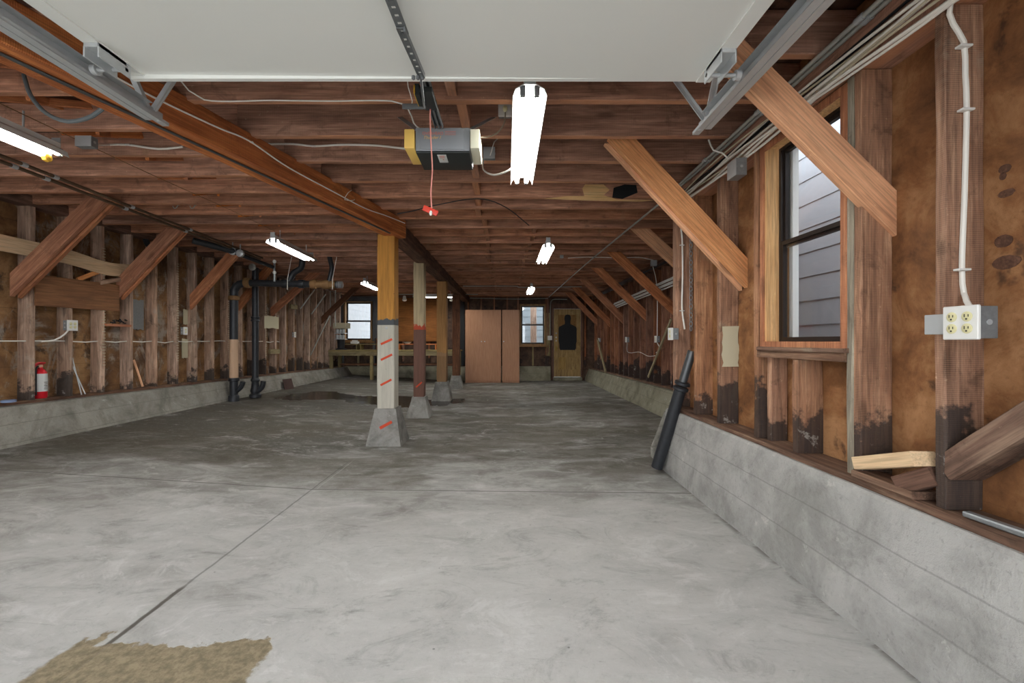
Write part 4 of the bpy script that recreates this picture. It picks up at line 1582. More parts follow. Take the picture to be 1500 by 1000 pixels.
def cable(label, pts, r=0.006, mat='cable', clips=(), step=0.05, group=cg, seg=8):
    o = cord('electrical_cable', pts, r, M[mat], seg=seg, step=step)
    tag(o, label, 'cable', group)
    for p in clips:
        p = Vector(p)
        bm = bm_new()
        bx(bm, p.x - r * 2.6, p.x + r * 2.6, p.y - r * 1.4, p.y + r * 1.4, p.z - 0.004, p.z + 0.004)
        bevel(bm, 0.0015, 1)
        obj('cable_staple', bm, M['white'], o)
    return o


YD = 1.552
cable('white cable dropping down the nearest right stud to the four-socket outlet',
      [at(1440, -22, 1.50), at(1393, 5, 1.53), at(1396, 35, YD), at(1412, 62, YD), at(1414, 110, YD), at(1416, 160, YD), at(1413, 280, YD), at(1409, 390, YD), at(1412, 430, YD), at(1421, 450, 1.49)], 0.0085,
      clips=[at(1412, 68, YD - 0.008), at(1415, 161, YD - 0.008), at(1409.5, 395, YD - 0.008)])
gl_ = 'bundle of cables along the right top beam'
for k in range(9):
    oy = R.uniform(0, 6)
    pts = []
    y = 0.3
    while y < 4.1:
        sx = 0.035 * math.sin(y * (1.6 + 0.25 * k) + oy)
        sz = 0.030 * math.sin(y * (2.1 - 0.2 * k) + oy * 2)
        pts.append((1.535 + sx * 0.8, y, 2.43 - 0.013 * (k - 4) + sz))
        y += 0.33
    o = cable('white electrical cable in the loose tangled bundle along the top beam of the right wall', pts, 0.0055 + 0.0012 * (k % 3), 'cable' if k % 3 else 'oldcable', group=gl_)
for k in range(3):
    pts = [(1.572, y, 2.49 + 0.02 * k + 0.006 * math.sin(y * 3 + k)) for y in (0.3, 1.0, 1.7, 2.4, 3.1, 3.8)]
    cable('black electrical cable stapled above the white bundle on the right', pts, 0.006, 'blackcable', group='black cables above the bundle')
cable('loose white cable end curling off the steel junction box', [at(1038, 205, 2.9), at(1045, 220, 2.85), at(1058, 224, 2.83), at(1066, 232, 2.83)], 0.005)
cable('white cable crossing the first joist and dropping to the opener',
      [at(262, 115, 2.45), at(299, 146, 2.52), at(400, 147, 2.53), at(480, 148, 2.53), at(574, 148, 2.53), at(598, 160, 2.5), at(606, 180, 2.48), at(614, 188, 2.45)], 0.004)
cable('thin white wire hanging by the opener rail', [at(597, 115, 2.3), at(598, 128, 2.3), at(604, 148, 2.35), at(601, 160, 2.4)], 0.003)
cable('thick white cable stapled across the joists left of the opener', [at(385, 211, 3.38), at(430, 211, 3.38), at(460, 214, 3.38), at(500, 212, 3.38), at(550, 213, 3.38), at(596, 218, 3.2)], 0.008,
      clips=[at(459, 214, 3.37)])
cable('white cable between the near left tube light and the red beam', [at(135, 211, 2.98), at(160, 212, 3.36), at(187, 212, 3.38), at(232, 218, 3.38), at(268, 215, 3.38)], 0.008, clips=[at(187, 212, 3.37)])
# cable on the right face of the front beam


def beam_face(y, z):
    return Vector((fbA.x + (y - fbA.y) * 0.261 + 0.106, y, z))


cable('white cable stapled along the side of the red front beam',
      [beam_face(1.2, 2.585), beam_face(1.7, 2.56), beam_face(2.25, 2.53), beam_face(2.7, 2.55), beam_face(2.95, 2.575), beam_face(3.3, 2.535), beam_face(3.8, 2.53), beam_face(4.3, 2.53), beam_face(4.7, 2.57), beam_face(5.1, 2.60)], 0.0055,
      clips=[beam_face(2.97, 2.573)])
cable('loop of thin white wire hanging off the red beam near the amber post', [beam_face(4.05, 2.62) + Vector((0.02, 0, 0)), beam_face(3.95, 2.56) + Vector((0.05, 0, 0)), beam_face(3.92, 2.49) + Vector((0.04, 0, 0)), beam_face(4.0, 2.51) + Vector((0.06, 0, 0)), beam_face(4.1, 2.55) + Vector((0.02, 0, 0))], 0.003)
cable('plug cord looping from the ceiling outlet back to the opener', [at(740, 163, 2.94), at(740, 172, 2.9), at(738, 182, 2.8), at(728, 195, 2.7), at(712, 201, 2.6), at(696, 199, 2.5), at(684, 191, 2.45)], 0.004, 'oldcable')
cable('white cord looping from the steel box up behind the opener', [at(735, 198, 3.35), at(724, 208, 3.32), at(720, 222, 3.33), at(716, 232, 3.38)], 0.004)
cable('white cord sagging from the steel box to the bright tube light', [at(708, 232, 3.33), at(708, 248, 3.2), at(722, 256, 3.0), at(740, 252, 2.72), at(750, 246, 2.7)], 0.006)
cable('black wire draped across the joists behind the red pull handle', [at(582, 313, 4.25), at(604, 309, 4.25), at(640, 300, 4.28), at(700, 291, 4.2), at(740, 303, 4.3), at(775, 330, 4.7)], 0.005, 'blackcable')
cable('white cable across the joists to the second tube light', [(1.02, 7.15, 2.585), (1.3, 7.15, 2.60), (1.6, 7.15, 2.595), (1.95, 7.15, 2.59), (2.2, 7.15, 2.595), (2.45, 7.2, 2.56)], 0.006)
cable('vertical white cable above the outlet on the rear right wall', [(2.5, 7.36, 2.48), (2.58, 7.45, 2.3), (2.63, 7.53, 2.1), (2.64, 7.54, 1.8), (2.64, 7.55, 1.45), (2.64, 7.55, 1.3)], 0.007)
cable('short white cable below the outlet on the rear right wall', [(2.64, 7.55, 1.18), (2.63, 7.4, 1.08), (2.64, 7.6, 1.0)], 0.007)
cable('slack cable strung between two outlets on the rear right wall', [(2.64, 9.42, 1.18), (2.63, 9.40, 1.0), (2.62, 9.1, 0.96), (2.62, 8.5, 0.99), (2.63, 8.0, 0.93), (2.64, 7.6, 0.95)], 0.005)
cable('white cable down the corner stud beside the hanging chain', [at(996, 325, 4.03), at(999, 345, 4.03), at(1000, 400, 4.03), at(999, 450, 4.03), at(1003, 482, 4.0)], 0.008, clips=[at(999, 359, 4.02), at(999, 455, 4.02)])
for i in range(2, 15):
    if i + 1 >= len(yl):
        break
    y0, y1 = yl[i] + 0.0, yl[i + 1]
o = None
pts = []
for i, y in enumerate(yl[1:16]):
    pts += [(-5.12, y, 1.205), (-5.10 + 0.01 * (i % 2), y + 0.2, 1.20 + R.uniform(-0.02, 0.012))]
cable('long white cable threaded through the left wall studs', pts, 0.007, step=0.08)
cable('curved white cable feeding the left wall double outlet', [(-5.10, 4.72, 1.2), (-5.06, 4.82, 1.215), (-5.03, 4.9, 1.28), (-5.03, 4.95, 1.34)], 0.009)
cable('thin cable running below the ceiling from the left edge', [(-2.97, 1.9, 2.595), (-2.97, 2.52, 2.595), (-2.96, 3.5, 2.59), (-2.94, 4.6, 2.60), (-2.9, 5.4, 2.58)], 0.003, 'castiron_tan')
cable('grey rubber hose drooping in a loop at the upper left', [at(35, 110, 2.46), at(45, 140, 2.42), at(68, 166, 2.40), at(100, 178, 2.38), at(135, 170, 2.34), at(157, 150, 2.30), at(168, 125, 2.26)], 0.011, 'greycable', group='hose')

# ------------------------------------------------------------------ conduits
for k, (dxx, y1, lab) in enumerate(((0, YB - 0.05, 'long steel conduit running under the joists to the back wall'), (-0.032, 4.0, 'second shorter steel conduit beside the long one at upper right'))):
    bm = bm_new()
    xe = 1.33
    tube(bm, smooth_path([(1.55 + dxx, 0.2, 2.585), (1.55 + dxx, 2.5, 2.585), (1.545 + dxx * 0.6, 4.0, 2.585)] + ([(1.42, 8.0, 2.59), (xe, y1, 2.595)] if k == 0 else []), 0.3), 0.011, 10)
    o = tag(obj('conduit_pipe', bm, M['conduit'], smooth='auto'), lab, 'conduit', 'steel conduits on the right')
    for yy in (1.85, 2.6, 3.3):
        bm = bm_new()
        tube(bm, [Vector((1.55 + dxx, yy - 0.02, 2.585)), Vector((1.55 + dxx, yy + 0.02, 2.585))], 0.0155, 10)
        obj('coupling', bm, M['galv'], o, smooth='auto')
tag(cord('conduit_pipe', [(-1.1, 10.9, 2.60), (0.2, 10.9, 2.60), (0.4, 10.9, 2.57), (1.9, 10.9, 2.585)], 0.01, M['conduit']), 'thin conduit crossing the ceiling near the distant tube light', 'conduit')
tag(cord('conduit_pipe', [(-1.15, YB - 0.1, 2.56), (0.3, YB - 0.1, 2.53), (1.3, YB - 0.1, 2.55)], 0.01, M['conduit']), 'conduit along the top of the back wall above the wardrobes', 'conduit')
tag(cord('conduit_pipe', [(1.9, YB - 0.1, 2.52), (1.50, YB - 0.1, 2.52), (1.42, YB - 0.1, 2.48), (1.38, YB - 0.1, 2.38), (1.37, YB - 0.1, 1.9), (1.37, YB - 0.1, 1.4)], 0.013, M['conduit']), 'bent conduit dropping to the switch box beside the door', 'conduit')
tag(cord('conduit_pipe', [at(585, 431, 12.6), at(700, 431, 12.6)], 0.012, M['conduit']), 'straight conduit with lamp sockets behind the posts', 'conduit')
for x in (592.5, 661):
    bm = bm_new()
    lathe(bm, at(x, 437, 12.55), [(0.03, 0.08), (0.045, 0.06), (0.05, 0.0), (0.07, -0.04), (0.055, -0.07), (0.02, -0.085)], 14)
    tag(obj('lamp_socket', bm, M['white'], smooth='auto'), 'round white lamp socket behind the %s' % ('near amber post' if x < 600 else 'rearmost dark post'), 'lamp socket')

# ------------------------------------------------------------------ left: supply pipes, drains
for k in range(2):
    a = Vector((-3.70 - 0.085 * k, 2.6, 2.575 - 0.012 * k))
    b = Vector((-4.02 - 0.04 * k, 7.1, 2.575 - 0.02 * k))
    o = pipe('supply_pipe', a, b, 0.014, M['brownpipe'])
    tag(o, ('upper' if k == 0 else 'lower') + ' brown supply pipe running under the left joists', 'pipe', 'brown supply pipes')
    for yy in (3.35, 3.6, 4.4, 5.3):
        p = a.lerp(b, (yy - a.y) / (b.y - a.y))
        bm = bm_new()
        lathe(bm, p, [(0.019, -0.02), (0.019, 0.02)], 10, 'Y')
        obj('pipe_clip', bm, M['galv'], o)


def hubpipe(bm, a, b, r, hubs=(0.0,), hr=1.35, hl=0.07):
    a, b = Vector(a), Vector(b)
    tube(bm, [a, b], r, 16)
    d = (b - a).normalized()
    for t in hubs:
        p = a.lerp(b, t)
        tube(bm, [p - d * hl, p - d * (hl - 0.015), p + d * (hl - 0.015), p + d * hl], [r * hr * 0.95, r * hr, r * hr, r * hr * 0.9], 16)


# big drain stack with elbow and horizontal run
DYp = 7.5
k = DYp / FPX
sx = (342.5 - CX) * k
st = thing('drain_pipe', 'large black drain pipe with an elbow and a run across to the right', 'pipe', (sx, DYp, 0.17))
bm = bm_new()
zt = CZ + (CY - 418) * k
tube(bm, smooth_path([(sx, DYp, CZ + (CY - 497) * k), (sx, DYp, zt - 0.20), (sx + 0.02, DYp, zt - 0.06), (sx + 0.10, DYp, zt + 0.02), (sx + 0.24, DYp, zt + 0.045)], 0.05), 0.066, 16)
obj('elbow_stack', bm, M['castiron'], st, smooth='auto')
bm = bm_new()
lathe(bm, (sx, DYp, zt - 0.22), [(0.07, -0.04), (0.09, -0.03), (0.09, 0.03), (0.075, 0.04)], 18)
lathe(bm, (sx + 0.24, DYp, zt + 0.045), [(0.075, -0.05), (0.09, -0.03), (0.09, 0.04), (0.07, 0.05)], 18, 'X')
obj('hub', bm, M['castiron_tan'], st, smooth='auto')
bm = bm_new()
tube(bm, [(sx, DYp, CZ + (CY - 553) * k), (sx, DYp, CZ + (CY - 497) * k)], 0.071, 18)
o = obj('wrapped_section', bm, M['pinkpipe'], st, smooth='auto')
o['label'] = 'flesh-coloured wrapped section'
bm = bm_new()
tube(bm, [(sx, DYp, 0.15), (sx, DYp, CZ + (CY - 553) * k)], 0.066, 16)
lathe(bm, (sx, DYp, CZ + (CY - 556) * k), [(0.07, -0.03), (0.088, -0.02), (0.088, 0.03), (0.07, 0.035)], 16)
tube(bm, smooth_path([(sx, DYp, 0.3), (sx + 0.12, DYp, 0.40), (sx + 0.16, DYp, 0.5)]), 0.04, 12)
lathe(bm, (sx, DYp, 0.15), [(0.085, 0), (0.085, 0.10), (0.07, 0.12)], 16)
obj('base_fitting', bm, M['castiron'], st, smooth='auto')
bm = bm_new()
a = Vector((sx + 0.22, DYp, zt + 0.045))
b = Vector(((496 - CX) * k, DYp, CZ + (CY - 417) * k))
hubpipe(bm, a, b, 0.058, (0.42, 0.60), 1.3, 0.05)
obj('horizontal_run', bm, M['castiron'], st, smooth='auto')
bm = bm_new()
hubpipe(bm, a.lerp(b, 0.72), a.lerp(b, 0.97), 0.064, (0.05, 0.6), 1.25, 0.05)
o = obj('rusty_fitting', bm, M['castiron_tan'], st, smooth='auto')
bm = bm_new()
for t in range(5):
    p = b + Vector((-0.02 + 0.02 * t, 0, 0))
    lathe(bm, p, [(0.058, -0.004), (0.064, 0), (0.058, 0.004)], 16, 'X')
obj('end_clamp', bm, M['galv'], st, smooth='auto')
bm = bm_new()
tube(bm, smooth_path([at(423, 412, DYp), at(430, 400, DYp), at(441, 392, DYp), at(443, 380, DYp), at(443, 370, 7.9)]), 0.05, 14)
obj('riser', bm, M['castiron'], st, smooth='auto')
bm = bm_new()
tube(bm, smooth_path([at(482, 412, DYp), at(484, 404, DYp), at(486, 392, DYp), at(483, 378, DYp), at(483, 372, DYp)]), 0.04, 14)
obj('riser', bm, M['castiron'], st, smooth='auto')
for x in (421, 487):
    bm = bm_new()
    tube(bm, [at(x, 424, DYp - 0.05), at(x, 409, DYp - 0.07), at(x + 7, 372, DYp)], 0.006, 6)
    obj('hanger_wire', bm, M['cable'], st)
# thin dark vertical stack
k2 = 7.95 / FPX
sx2 = (374 - CX) * k2
s2 = thing('drain_pipe', 'slim black vertical stack with a collar, right of the wrapped drain pipe', 'pipe', (sx2, 7.95, 0.17))
bm = bm_new()
tube(bm, [(sx2, 7.95, 0.33), (sx2, 7.95, CZ + (CY - 392) * k2)], 0.056, 16)
obj('stack', bm, M['castiron'], s2, smooth='auto')
bm = bm_new()
lathe(bm, (sx2, 7.95, CZ + (CY - 467) * k2), [(0.06, -0.05), (0.075, -0.04), (0.075, -0.02), (0.062, 0), (0.075, 0.02), (0.075, 0.04), (0.06, 0.05)], 16)
obj('collar', bm, M['castiron'], s2, smooth='auto')
bm = bm_new()
lathe(bm, (sx2, 7.95, 0.17), [(0.10, 0), (0.10, 0.05), (0.07, 0.08), (0.085, 0.12), (0.07, 0.18), (0.06, 0.28), (0.08, 0.32), (0.06, 0.36)], 16)
tube(bm, smooth_path([(sx2, 7.95, 0.25), (sx2 + 0.12, 7.95, 0.35), (sx2 + 0.15, 7.95, 0.47)]), 0.045, 12)
obj('base_fitting', bm, M['castiron'], s2, smooth='auto')
bm = bm_new()
lathe(bm, (sx2 - 0.02, 7.88, CZ + (CY - 392) * k2), [(0.06, 0.03), (0.065, 0), (0.04, -0.02)], 12, 'Y')
obj('cleanout_cap', bm, M['conduit'], s2)
# ceiling drain lines
o = tag(cord('drain_pipe', [at(282, 352, 5.95), at(350, 370, 6.35)], 0.045, M['castiron'], seg=14), 'thick black drain pipe clamped over the left braces', 'pipe')
bm = bm_new()
for (x, y) in ((341, 368), (352, 371)):
    tube(bm, [at(x, y, 6.3), at(x, y - 13, 6.35)], 0.008, 8)
    lathe(bm, at(x, y, 6.3), [(0.03, -0.03), (0.055, -0.02), (0.055, 0.02), (0.03, 0.03)], 10, 'Y')
obj('pipe_clamp', bm, M['galv'], o)
tag(cord('drain_pipe', [at(352, 373, 6.5), at(400, 391, 7.0)], 0.03, M['castiron'], seg=12), 'thin black drain line sloping from the pipe clamp', 'pipe')
o = tag(cord('valve_pipe', [at(402, 380, 7.1), at(402, 412, 7.1)], 0.018, M['galvrough'], seg=10), 'short vertical pipe with two round valves above the drain run', 'pipe')
for y in (383, 399):
    bm = bm_new()
    lathe(bm, at(402, y, 7.04), [(0.012, 0.03), (0.028, 0.01), (0.028, -0.005), (0.01, -0.01)], 12, 'Y')
    obj('valve_wheel', bm, M['white'], o)
o = tag(cord('trap_pipe', [at(213, 345, 6.1), at(214, 353, 6.1), at(218, 360, 6.1), at(226, 361, 6.1), at(231, 354, 6.1), at(236, 347, 6.1)], 0.035, M['castiron'], seg=12), 'black curved trap pipe under the joists at left', 'pipe')
bm = bm_new()
tube(bm, [at(213, 330, 6.1), at(213, 345, 6.1)], 0.03, 12)
lathe(bm, at(213, 345, 6.1), [(0.04, -0.03), (0.05, 0), (0.04, 0.03)], 12)
obj('steel_stub', bm, M['galv'], o, smooth='auto')

# ------------------------------------------------------------------ left wall bits
# pale bowed board
bm = bm_new()
n = 16
top, bot = [], []
prof = []
for i in range(n + 1):
    y = 4.12 + (5.95 - 4.12) * i / n
    t = i / n
    z = 2.19 - 0.055 * math.exp(-((y - 5.45) / 0.33) ** 2) - 0.02 * t
    prof.append((y, z))
for (x) in (-5.065, -5.045):
    top.append([bm.verts.new((x, y, z + 0.082)) for y, z in prof])
    bot.append([bm.verts.new((x, y, z - 0.082)) for y, z in prof])
for i in range(n):
    bm.faces.new((top[0][i], top[0][i + 1], bot[0][i + 1], bot[0][i]))
    bm.faces.new((top[1][i + 1], top[1][i], bot[1][i], bot[1][i + 1]))
    bm.faces.new((top[0][i + 1], top[0][i], top[1][i], top[1][i + 1]))
    bm.faces.new((bot[0][i], bot[0][i + 1], bot[1][i + 1], bot[1][i]))
for i in (0, n):
    bm.faces.new((top[0][i], bot[0][i], bot[1][i], top[1][i]))
tag(obj('wooden_board', bm, M['pale'], rot=frame_of(Vector((0, 1, 0)), (0, 0, 1))), 'long bowed pale new board across the upper left studs', 'board')
o = timber('plywood_sheet', (-5.058, 4.62, 1.755), (-5.058, 5.62, 1.765), 0.34, 0.015, M['ply'])
tag(o, 'rectangular brown plywood panel nailed across the left studs', 'panel')
o = timber('wood_offcut', (-5.08, 5.10, 1.93), (-5.08, 5.42, 2.10), 0.05, 0.02, M['brace'])
tag(o, 'short orange wood strip tilted above the brown plywood panel', 'wood offcut')
o = timber('wood_offcut', (-5.05, 5.35, 1.93), (-5.05, 5.68, 2.03), 0.05, 0.03, M['studL'])
tag(o, 'short grey wood scrap tilted at the right end of the plywood panel', 'wood offcut')
# fire extinguisher
ex = Vector((-5.13, 4.74, zl(4.74) + 0.04))
fe = thing('fire_extinguisher', 'red and white fire extinguisher standing on the left foundation ledge', 'fire extinguisher', ex)
bm = bm_new()
lathe(bm, ex, [(0.050, 0), (0.056, 0.01), (0.056, 0.26), (0.052, 0.285), (0.035, 0.31), (0.02, 0.325), (0.02, 0.34)], 24)
obj('cylinder', bm, M['extred'], fe, smooth='auto')
bm = bm_new()
lathe(bm, ex, [(0.0565, 0.075), (0.0575, 0.08), (0.0575, 0.265), (0.0565, 0.27)], 24)
obj('label_band', bm, M['label'], fe, smooth='auto')
bm = bm_new()
lathe(bm, ex, [(0.018, 0.335), (0.022, 0.345), (0.02, 0.365), (0.012, 0.37)], 12)
obj('valve', bm, M['pinkpipe'], fe, smooth='auto')
bm = bm_new()
tube(bm, smooth_path([ex + Vector((0.0, 0.03, 0.365)), ex + Vector((0.0, -0.02, 0.38)), ex + Vector((-0.0, -0.06, 0.35))]), 0.009, 8)
tube(bm, smooth_path([ex + Vector((0.02, 0.03, 0.385)), ex + Vector((0.02, -0.04, 0.39)), ex + Vector((0.02, -0.075, 0.365))]), 0.009, 8)
obj('handle', bm, M['extred'], fe, smooth='auto')
bm = bm_new()
tube(bm, smooth_path([ex + Vector((0.0, -0.02, 0.35)), ex + Vector((0.02, -0.06, 0.33)), ex + Vector((0.02, -0.063, 0.2)), ex + Vector((0.02, -0.06, 0.04))]), 0.007, 8)
obj('hose', bm, M['blackcable'], fe, smooth='auto')
bm = bm_new()
for i in range(5):
    bx(bm, ex.x + 0.0575, ex.x + 0.0585, ex.y - 0.015 + 0.004 * (i % 2), ex.y + 0.02, ex.z + 0.10 + i * 0.018, ex.z + 0.106 + i * 0.018)
obj('label_text', bm, M['slot'], fe)
bm = bm_new()
lathe(bm, (-4.95 - 0.09, 4.36, zl(4.36) + 0.042), [(0.05, 0), (0.055, 0.002), (0.055, 0.022), (0.05, 0.025), (0.035, 0.025)], 20)
tag(obj('tape_roll', bm, M['bluetape'], smooth='auto'), 'blue tape roll lying on the left foundation ledge at the edge', 'tape')
for i, (a, b) in enumerate((((106, 524), (119.5, 578)), ((105.5, 534), (125, 577)))):
    o = tag(pipe('metal_rod', at(a[0], a[1], 5.02 + 0.02), at(b[0], b[1], 5.10), 0.006, M['galv'], seg=8), 'thin metal rod leaning on the left sill, %s of two' % ('steeper' if i == 0 else 'flatter'), 'rod')
o = timber('wood_strip', at(196, 527, 5.7), at(209, 566, 5.68), 0.03, 0.012, M['brace'])
tag(o, 'thin wood strip leaning in a left stud bay', 'wood strip')
o = timber('wood_offcut', (-5.1, 5.45, 1.41), (-5.1, 5.80, 1.41), 0.03, 0.10, M['beam'])
tag(o, 'small ledge of wood between left studs holding black scraps', 'wood offcut')
bm = bm_new()
for i in range(14):
    c = Vector((-5.08 + R.uniform(-.03, .03), 5.62 + R.uniform(-0.08, 0.12), 1.435 + R.uniform(0, 0.05)))
    tube(bm, [c, c + Vector((R.uniform(-.02, .02), R.uniform(-.05, .05), R.uniform(-.01, .02)))], 0.008, 6)
tag(obj('scrap_pile', bm, M['blackcable']), 'heap of small black scraps on the left wall ledge', 'scraps', kind='stuff')
# torn insulation paper and plates between studs
for (x0, y0, x1, y1, Y, mt, lab, nm) in ((268, 452, 276, 476, 6.66, 'cardboard', 'torn cream paper scrap above the single left outlet', 'paper_scrap'),
                                        (266, 495, 275, 525, 6.66, 'cardboard', 'torn cream paper strip below the single left outlet', 'paper_scrap'),
                                        (193, 437, 210, 483, 5.98, 'galvrough', 'grey sheet metal patch between left studs', 'metal_patch'),
                                        (387, 461, 408, 481, 9.2, 'cardboard', 'pale square card fixed to the rear left studs', 'card')):
    a, b = at(x0, y1, Y), at(x1, y0, Y + 0.3)
    X = -5.195 if mt != 'cardboard' or x0 < 300 else -5.05
    ya, yb_ = FPX * X / (x0 - CX), FPX * X / (x1 - CX)
    za, zb_ = CZ + (CY - y1) * ya / FPX, CZ + (CY - y0) * ya / FPX
    bm = bm_new()
    N = 8
    pts = [Vector((X, ya + (yb_ - ya) * (i / N), za + R.uniform(0, 0.02))) for i in range(N + 1)] + [Vector((X, yb_ - (yb_ - ya) * (i / N), zb_ - R.uniform(0, 0.02))) for i in range(N + 1)]
    prism(bm, pts, (0.006, 0, 0))
    tag(obj(nm, bm, M[mt]), lab, nm.replace('_', ' '))
o = timber('wood_offcut', (-5.04, 9.15, 0.985), (-5.04, 9.55, 0.985), 0.10, 0.05, M['bench'])
tag(o, 'short weathered block nailed low across the rear left studs', 'wood offcut')
o = timber('wood_offcut', (-5.04, 10.05, 2.02), (-5.04, 10.35, 2.02), 0.11, 0.04, M['bench'])
tag(o, 'short pale block nailed high on the rear left studs', 'wood offcut')
bm = bm_new()
prism(bm, [at(414, 555.5, 9.35), at(427, 554, 9.6), at(431, 569, 9.5), at(417.5, 572, 9.25)], (-0.012, 0.012, -0.0))
tag(obj('rusty_plate', bm, M['rustplate']), 'dark rusty square plate leaning on the left foundation', 'plate')
# rods and rack in the rear left corner
for (a, b, Y, lab) in (((440, 452), (461, 424), 10.3, 'grey metal rod slanting in the rear left studs, nearer one'), ((456, 460), (477, 431), 10.9, 'grey metal rod slanting in the rear left studs, farther one'), ((455, 520), (483, 462), 11.4, 'long pale stick slanting down beside the workbench')):
    tag(pipe('slanting_rod', at(a[0], a[1], Y), at(b[0], b[1], Y), 0.015, M['conduit'], seg=8), lab, 'rod')
for x in (475, 484, 491.5):
    tag(pipe('conduit_pipe', at(x, 478, 12.4), at(x, 425, 12.4), 0.014, M['conduit'], seg=8), 'vertical conduit above the bench tool, %s of three' % {475: 'leftmost', 484: 'middle', 491.5: 'rightmost'}[x], 'conduit')

# ------------------------------------------------------------------ workbench at the rear left
BY0, BY1 = 12.2, 13.0
k = BY0 / FPX
bx0, bx1 = -5.05, (673 - CX) * k
ztop = CZ - 12.5 * k
wbn = thing('workbench', 'long weathered wooden workbench along the rear left wall', 'workbench', ((bx0 + bx1) / 2, (BY0 + BY1) / 2, 0.15))
timber('bench_top', (bx0, (BY0 + BY1) / 2, ztop - 0.02), (bx1, (BY0 + BY1) / 2, ztop - 0.02), 0.04, BY1 - BY0, M['bench'], wbn)
timber('front_rail', (bx0, BY0 + 0.02, ztop - 0.10), (bx1, BY0 + 0.02, ztop - 0.10), 0.12, 0.04, M['bench'], wbn)
for x in (482.5, 543.5, 610, 669):
    X = (x - CX) * k
    z0 = floor_z(X, BY0)
    if x < 500:
        z0 = 0.42
        X = -4.99
    timber('leg', (X, BY0 + 0.07, z0), (X, BY0 + 0.07, ztop - 0.04), 0.09, 0.07, M['bench'], wbn, up=(1, 0, 0))
    timber('leg', (X, BY1 - 0.1, floor_z(X, BY1) if x > 500 else 0.42), (X, BY1 - 0.1, ztop - 0.04), 0.09, 0.07, M['bench'], wbn, up=(1, 0, 0))
timber('stretcher', (bx0 + 0.3, BY0 + 0.2, 0.55), (bx1 - 0.1, BY0 + 0.2, 0.55), 0.04, 0.3, M['post_old'], wbn)
# riser shelves on the bench
for (x0, x1, lab) in ((496, 525, 'left wooden riser shelf standing on the workbench'), (528, 566, 'middle wooden riser shelf on the workbench, behind the amber post'), (584, 640, 'long reddish riser shelf on the workbench between the posts')):
    X0, X1 = (x0 - CX) * 12.75 / FPX, (x1 - CX) * 12.75 / FPX
    t = thing('riser_shelf', lab, 'shelf', ((X0 + X1) / 2, 12.8, ztop), 'riser shelves on the workbench')
    mt = M['bench'] if x0 < 580 else M['beam']
    timber('shelf_board', (X0, 12.8, ztop + 0.16), (X1, 12.8, ztop + 0.16), 0.03, 0.28, mt, t)
    for X in (X0 + 0.03, X1 - 0.03):
        timber('side_board', (X, 12.8, ztop), (X, 12.8, ztop + 0.145), 0.03, 0.26, mt, t, up=(1, 0, 0))
# things on the bench
ct = thing('bench_tool', 'dark bench tool with shiny canisters at the left end of the workbench', 'tool', at(489, 513, 12.6))
c = Vector((-4.84, 12.6, ztop))
bm = bm_new()
lathe(bm, c, [(0.16, 0), (0.16, 0.02), (0.10, 0.05), (0.11, 0.28), (0.12, 0.30)], 20)
obj('stand', bm, M['castiron'], ct, smooth='auto')
for z, n in ((0.30, 3), (0.47, 3)):
    bm = bm_new()
    bx(bm, c.x - 0.14, c.x + 0.14, c.y - 0.12, c.y + 0.12, c.z + z, c.z + z + 0.02)
    obj('tray', bm, M['galv'], ct)
    for q in range(n):
        bm = bm_new()
        lathe(bm, c + Vector((-0.09 + q * 0.09, -0.06, z + 0.02)), [(0.036, 0), (0.038, 0.01), (0.038, 0.10), (0.03, 0.115)], 14)
        obj('canister', bm, M['galv'], ct, smooth='auto')
bm = bm_new()
p = at(483, 490, 12.5)
bx(bm, -5.0, -4.62, 12.4, 12.75, c.z + 0.62, c.z + 0.78)
bevel(bm, 0.01)
o = tag(obj('carton', bm, M['cardboard'], smooth='auto'), 'pale box above the canisters in the rear left corner', 'box')
bm = bm_new()
p = at(520, 505, 12.75)
p.z = ztop + 0.175
bx(bm, p.x - 0.11, p.x + 0.11, p.y - 0.07, p.y + 0.07, p.z, p.z + 0.07)
bevel(bm, 0.008)
bx(bm, p.x - 0.07, p.x + 0.07, p.y - 0.05, p.y + 0.05, p.z + 0.07, p.z + 0.11)
tag(obj('small_case', bm, M['white'], smooth='auto'), 'small white case on the left riser shelf below the window', 'case')
bm = bm_new()
p = at(500, 505, 12.75)
p.z = ztop + 0.175
bx(bm, p.x - 0.08, p.x + 0.06, p.y - 0.06, p.y + 0.06, p.z, p.z + 0.14)
bevel(bm, 0.008)
tag(obj('small_box', bm, M['cardboard'], smooth='auto'), 'small pale box at the left end of the left riser shelf', 'box')
bm = bm_new()
p = at(597, 505, 12.75)
p.z = ztop + 0.175
lathe(bm, p, [(0.06, 0), (0.07, 0.01), (0.12, 0.05), (0.125, 0.055), (0.11, 0.05), (0.05, 0.015)], 20)
tag(obj('bowl', bm, M['label'], smooth='auto'), 'shallow pale bowl on the reddish riser shelf', 'bowl')
# brown hardboard on the back wall
X0, X1 = (578 - CX) * 13.5 / FPX, (640 - CX) * 13.5 / FPX
o = timber('hardboard_panel', (X0, YB - 0.10, 1.885), (X1, YB - 0.10, 1.885), 1.36, 0.015, M['ply'])
tag(o, 'large brown hardboard panel on the back wall behind the posts', 'panel')
boxobj_ = boxobj('tool_board', bxp(667), bxp(681), YB - 0.14, YB - 0.10, 0.45, 2.5, M['black'])
tag(boxobj_, 'narrow black board on the back wall left of the wardrobes', 'board')

# ------------------------------------------------------------------ wardrobes
WYf = 12.75
kk = WYf / FPX


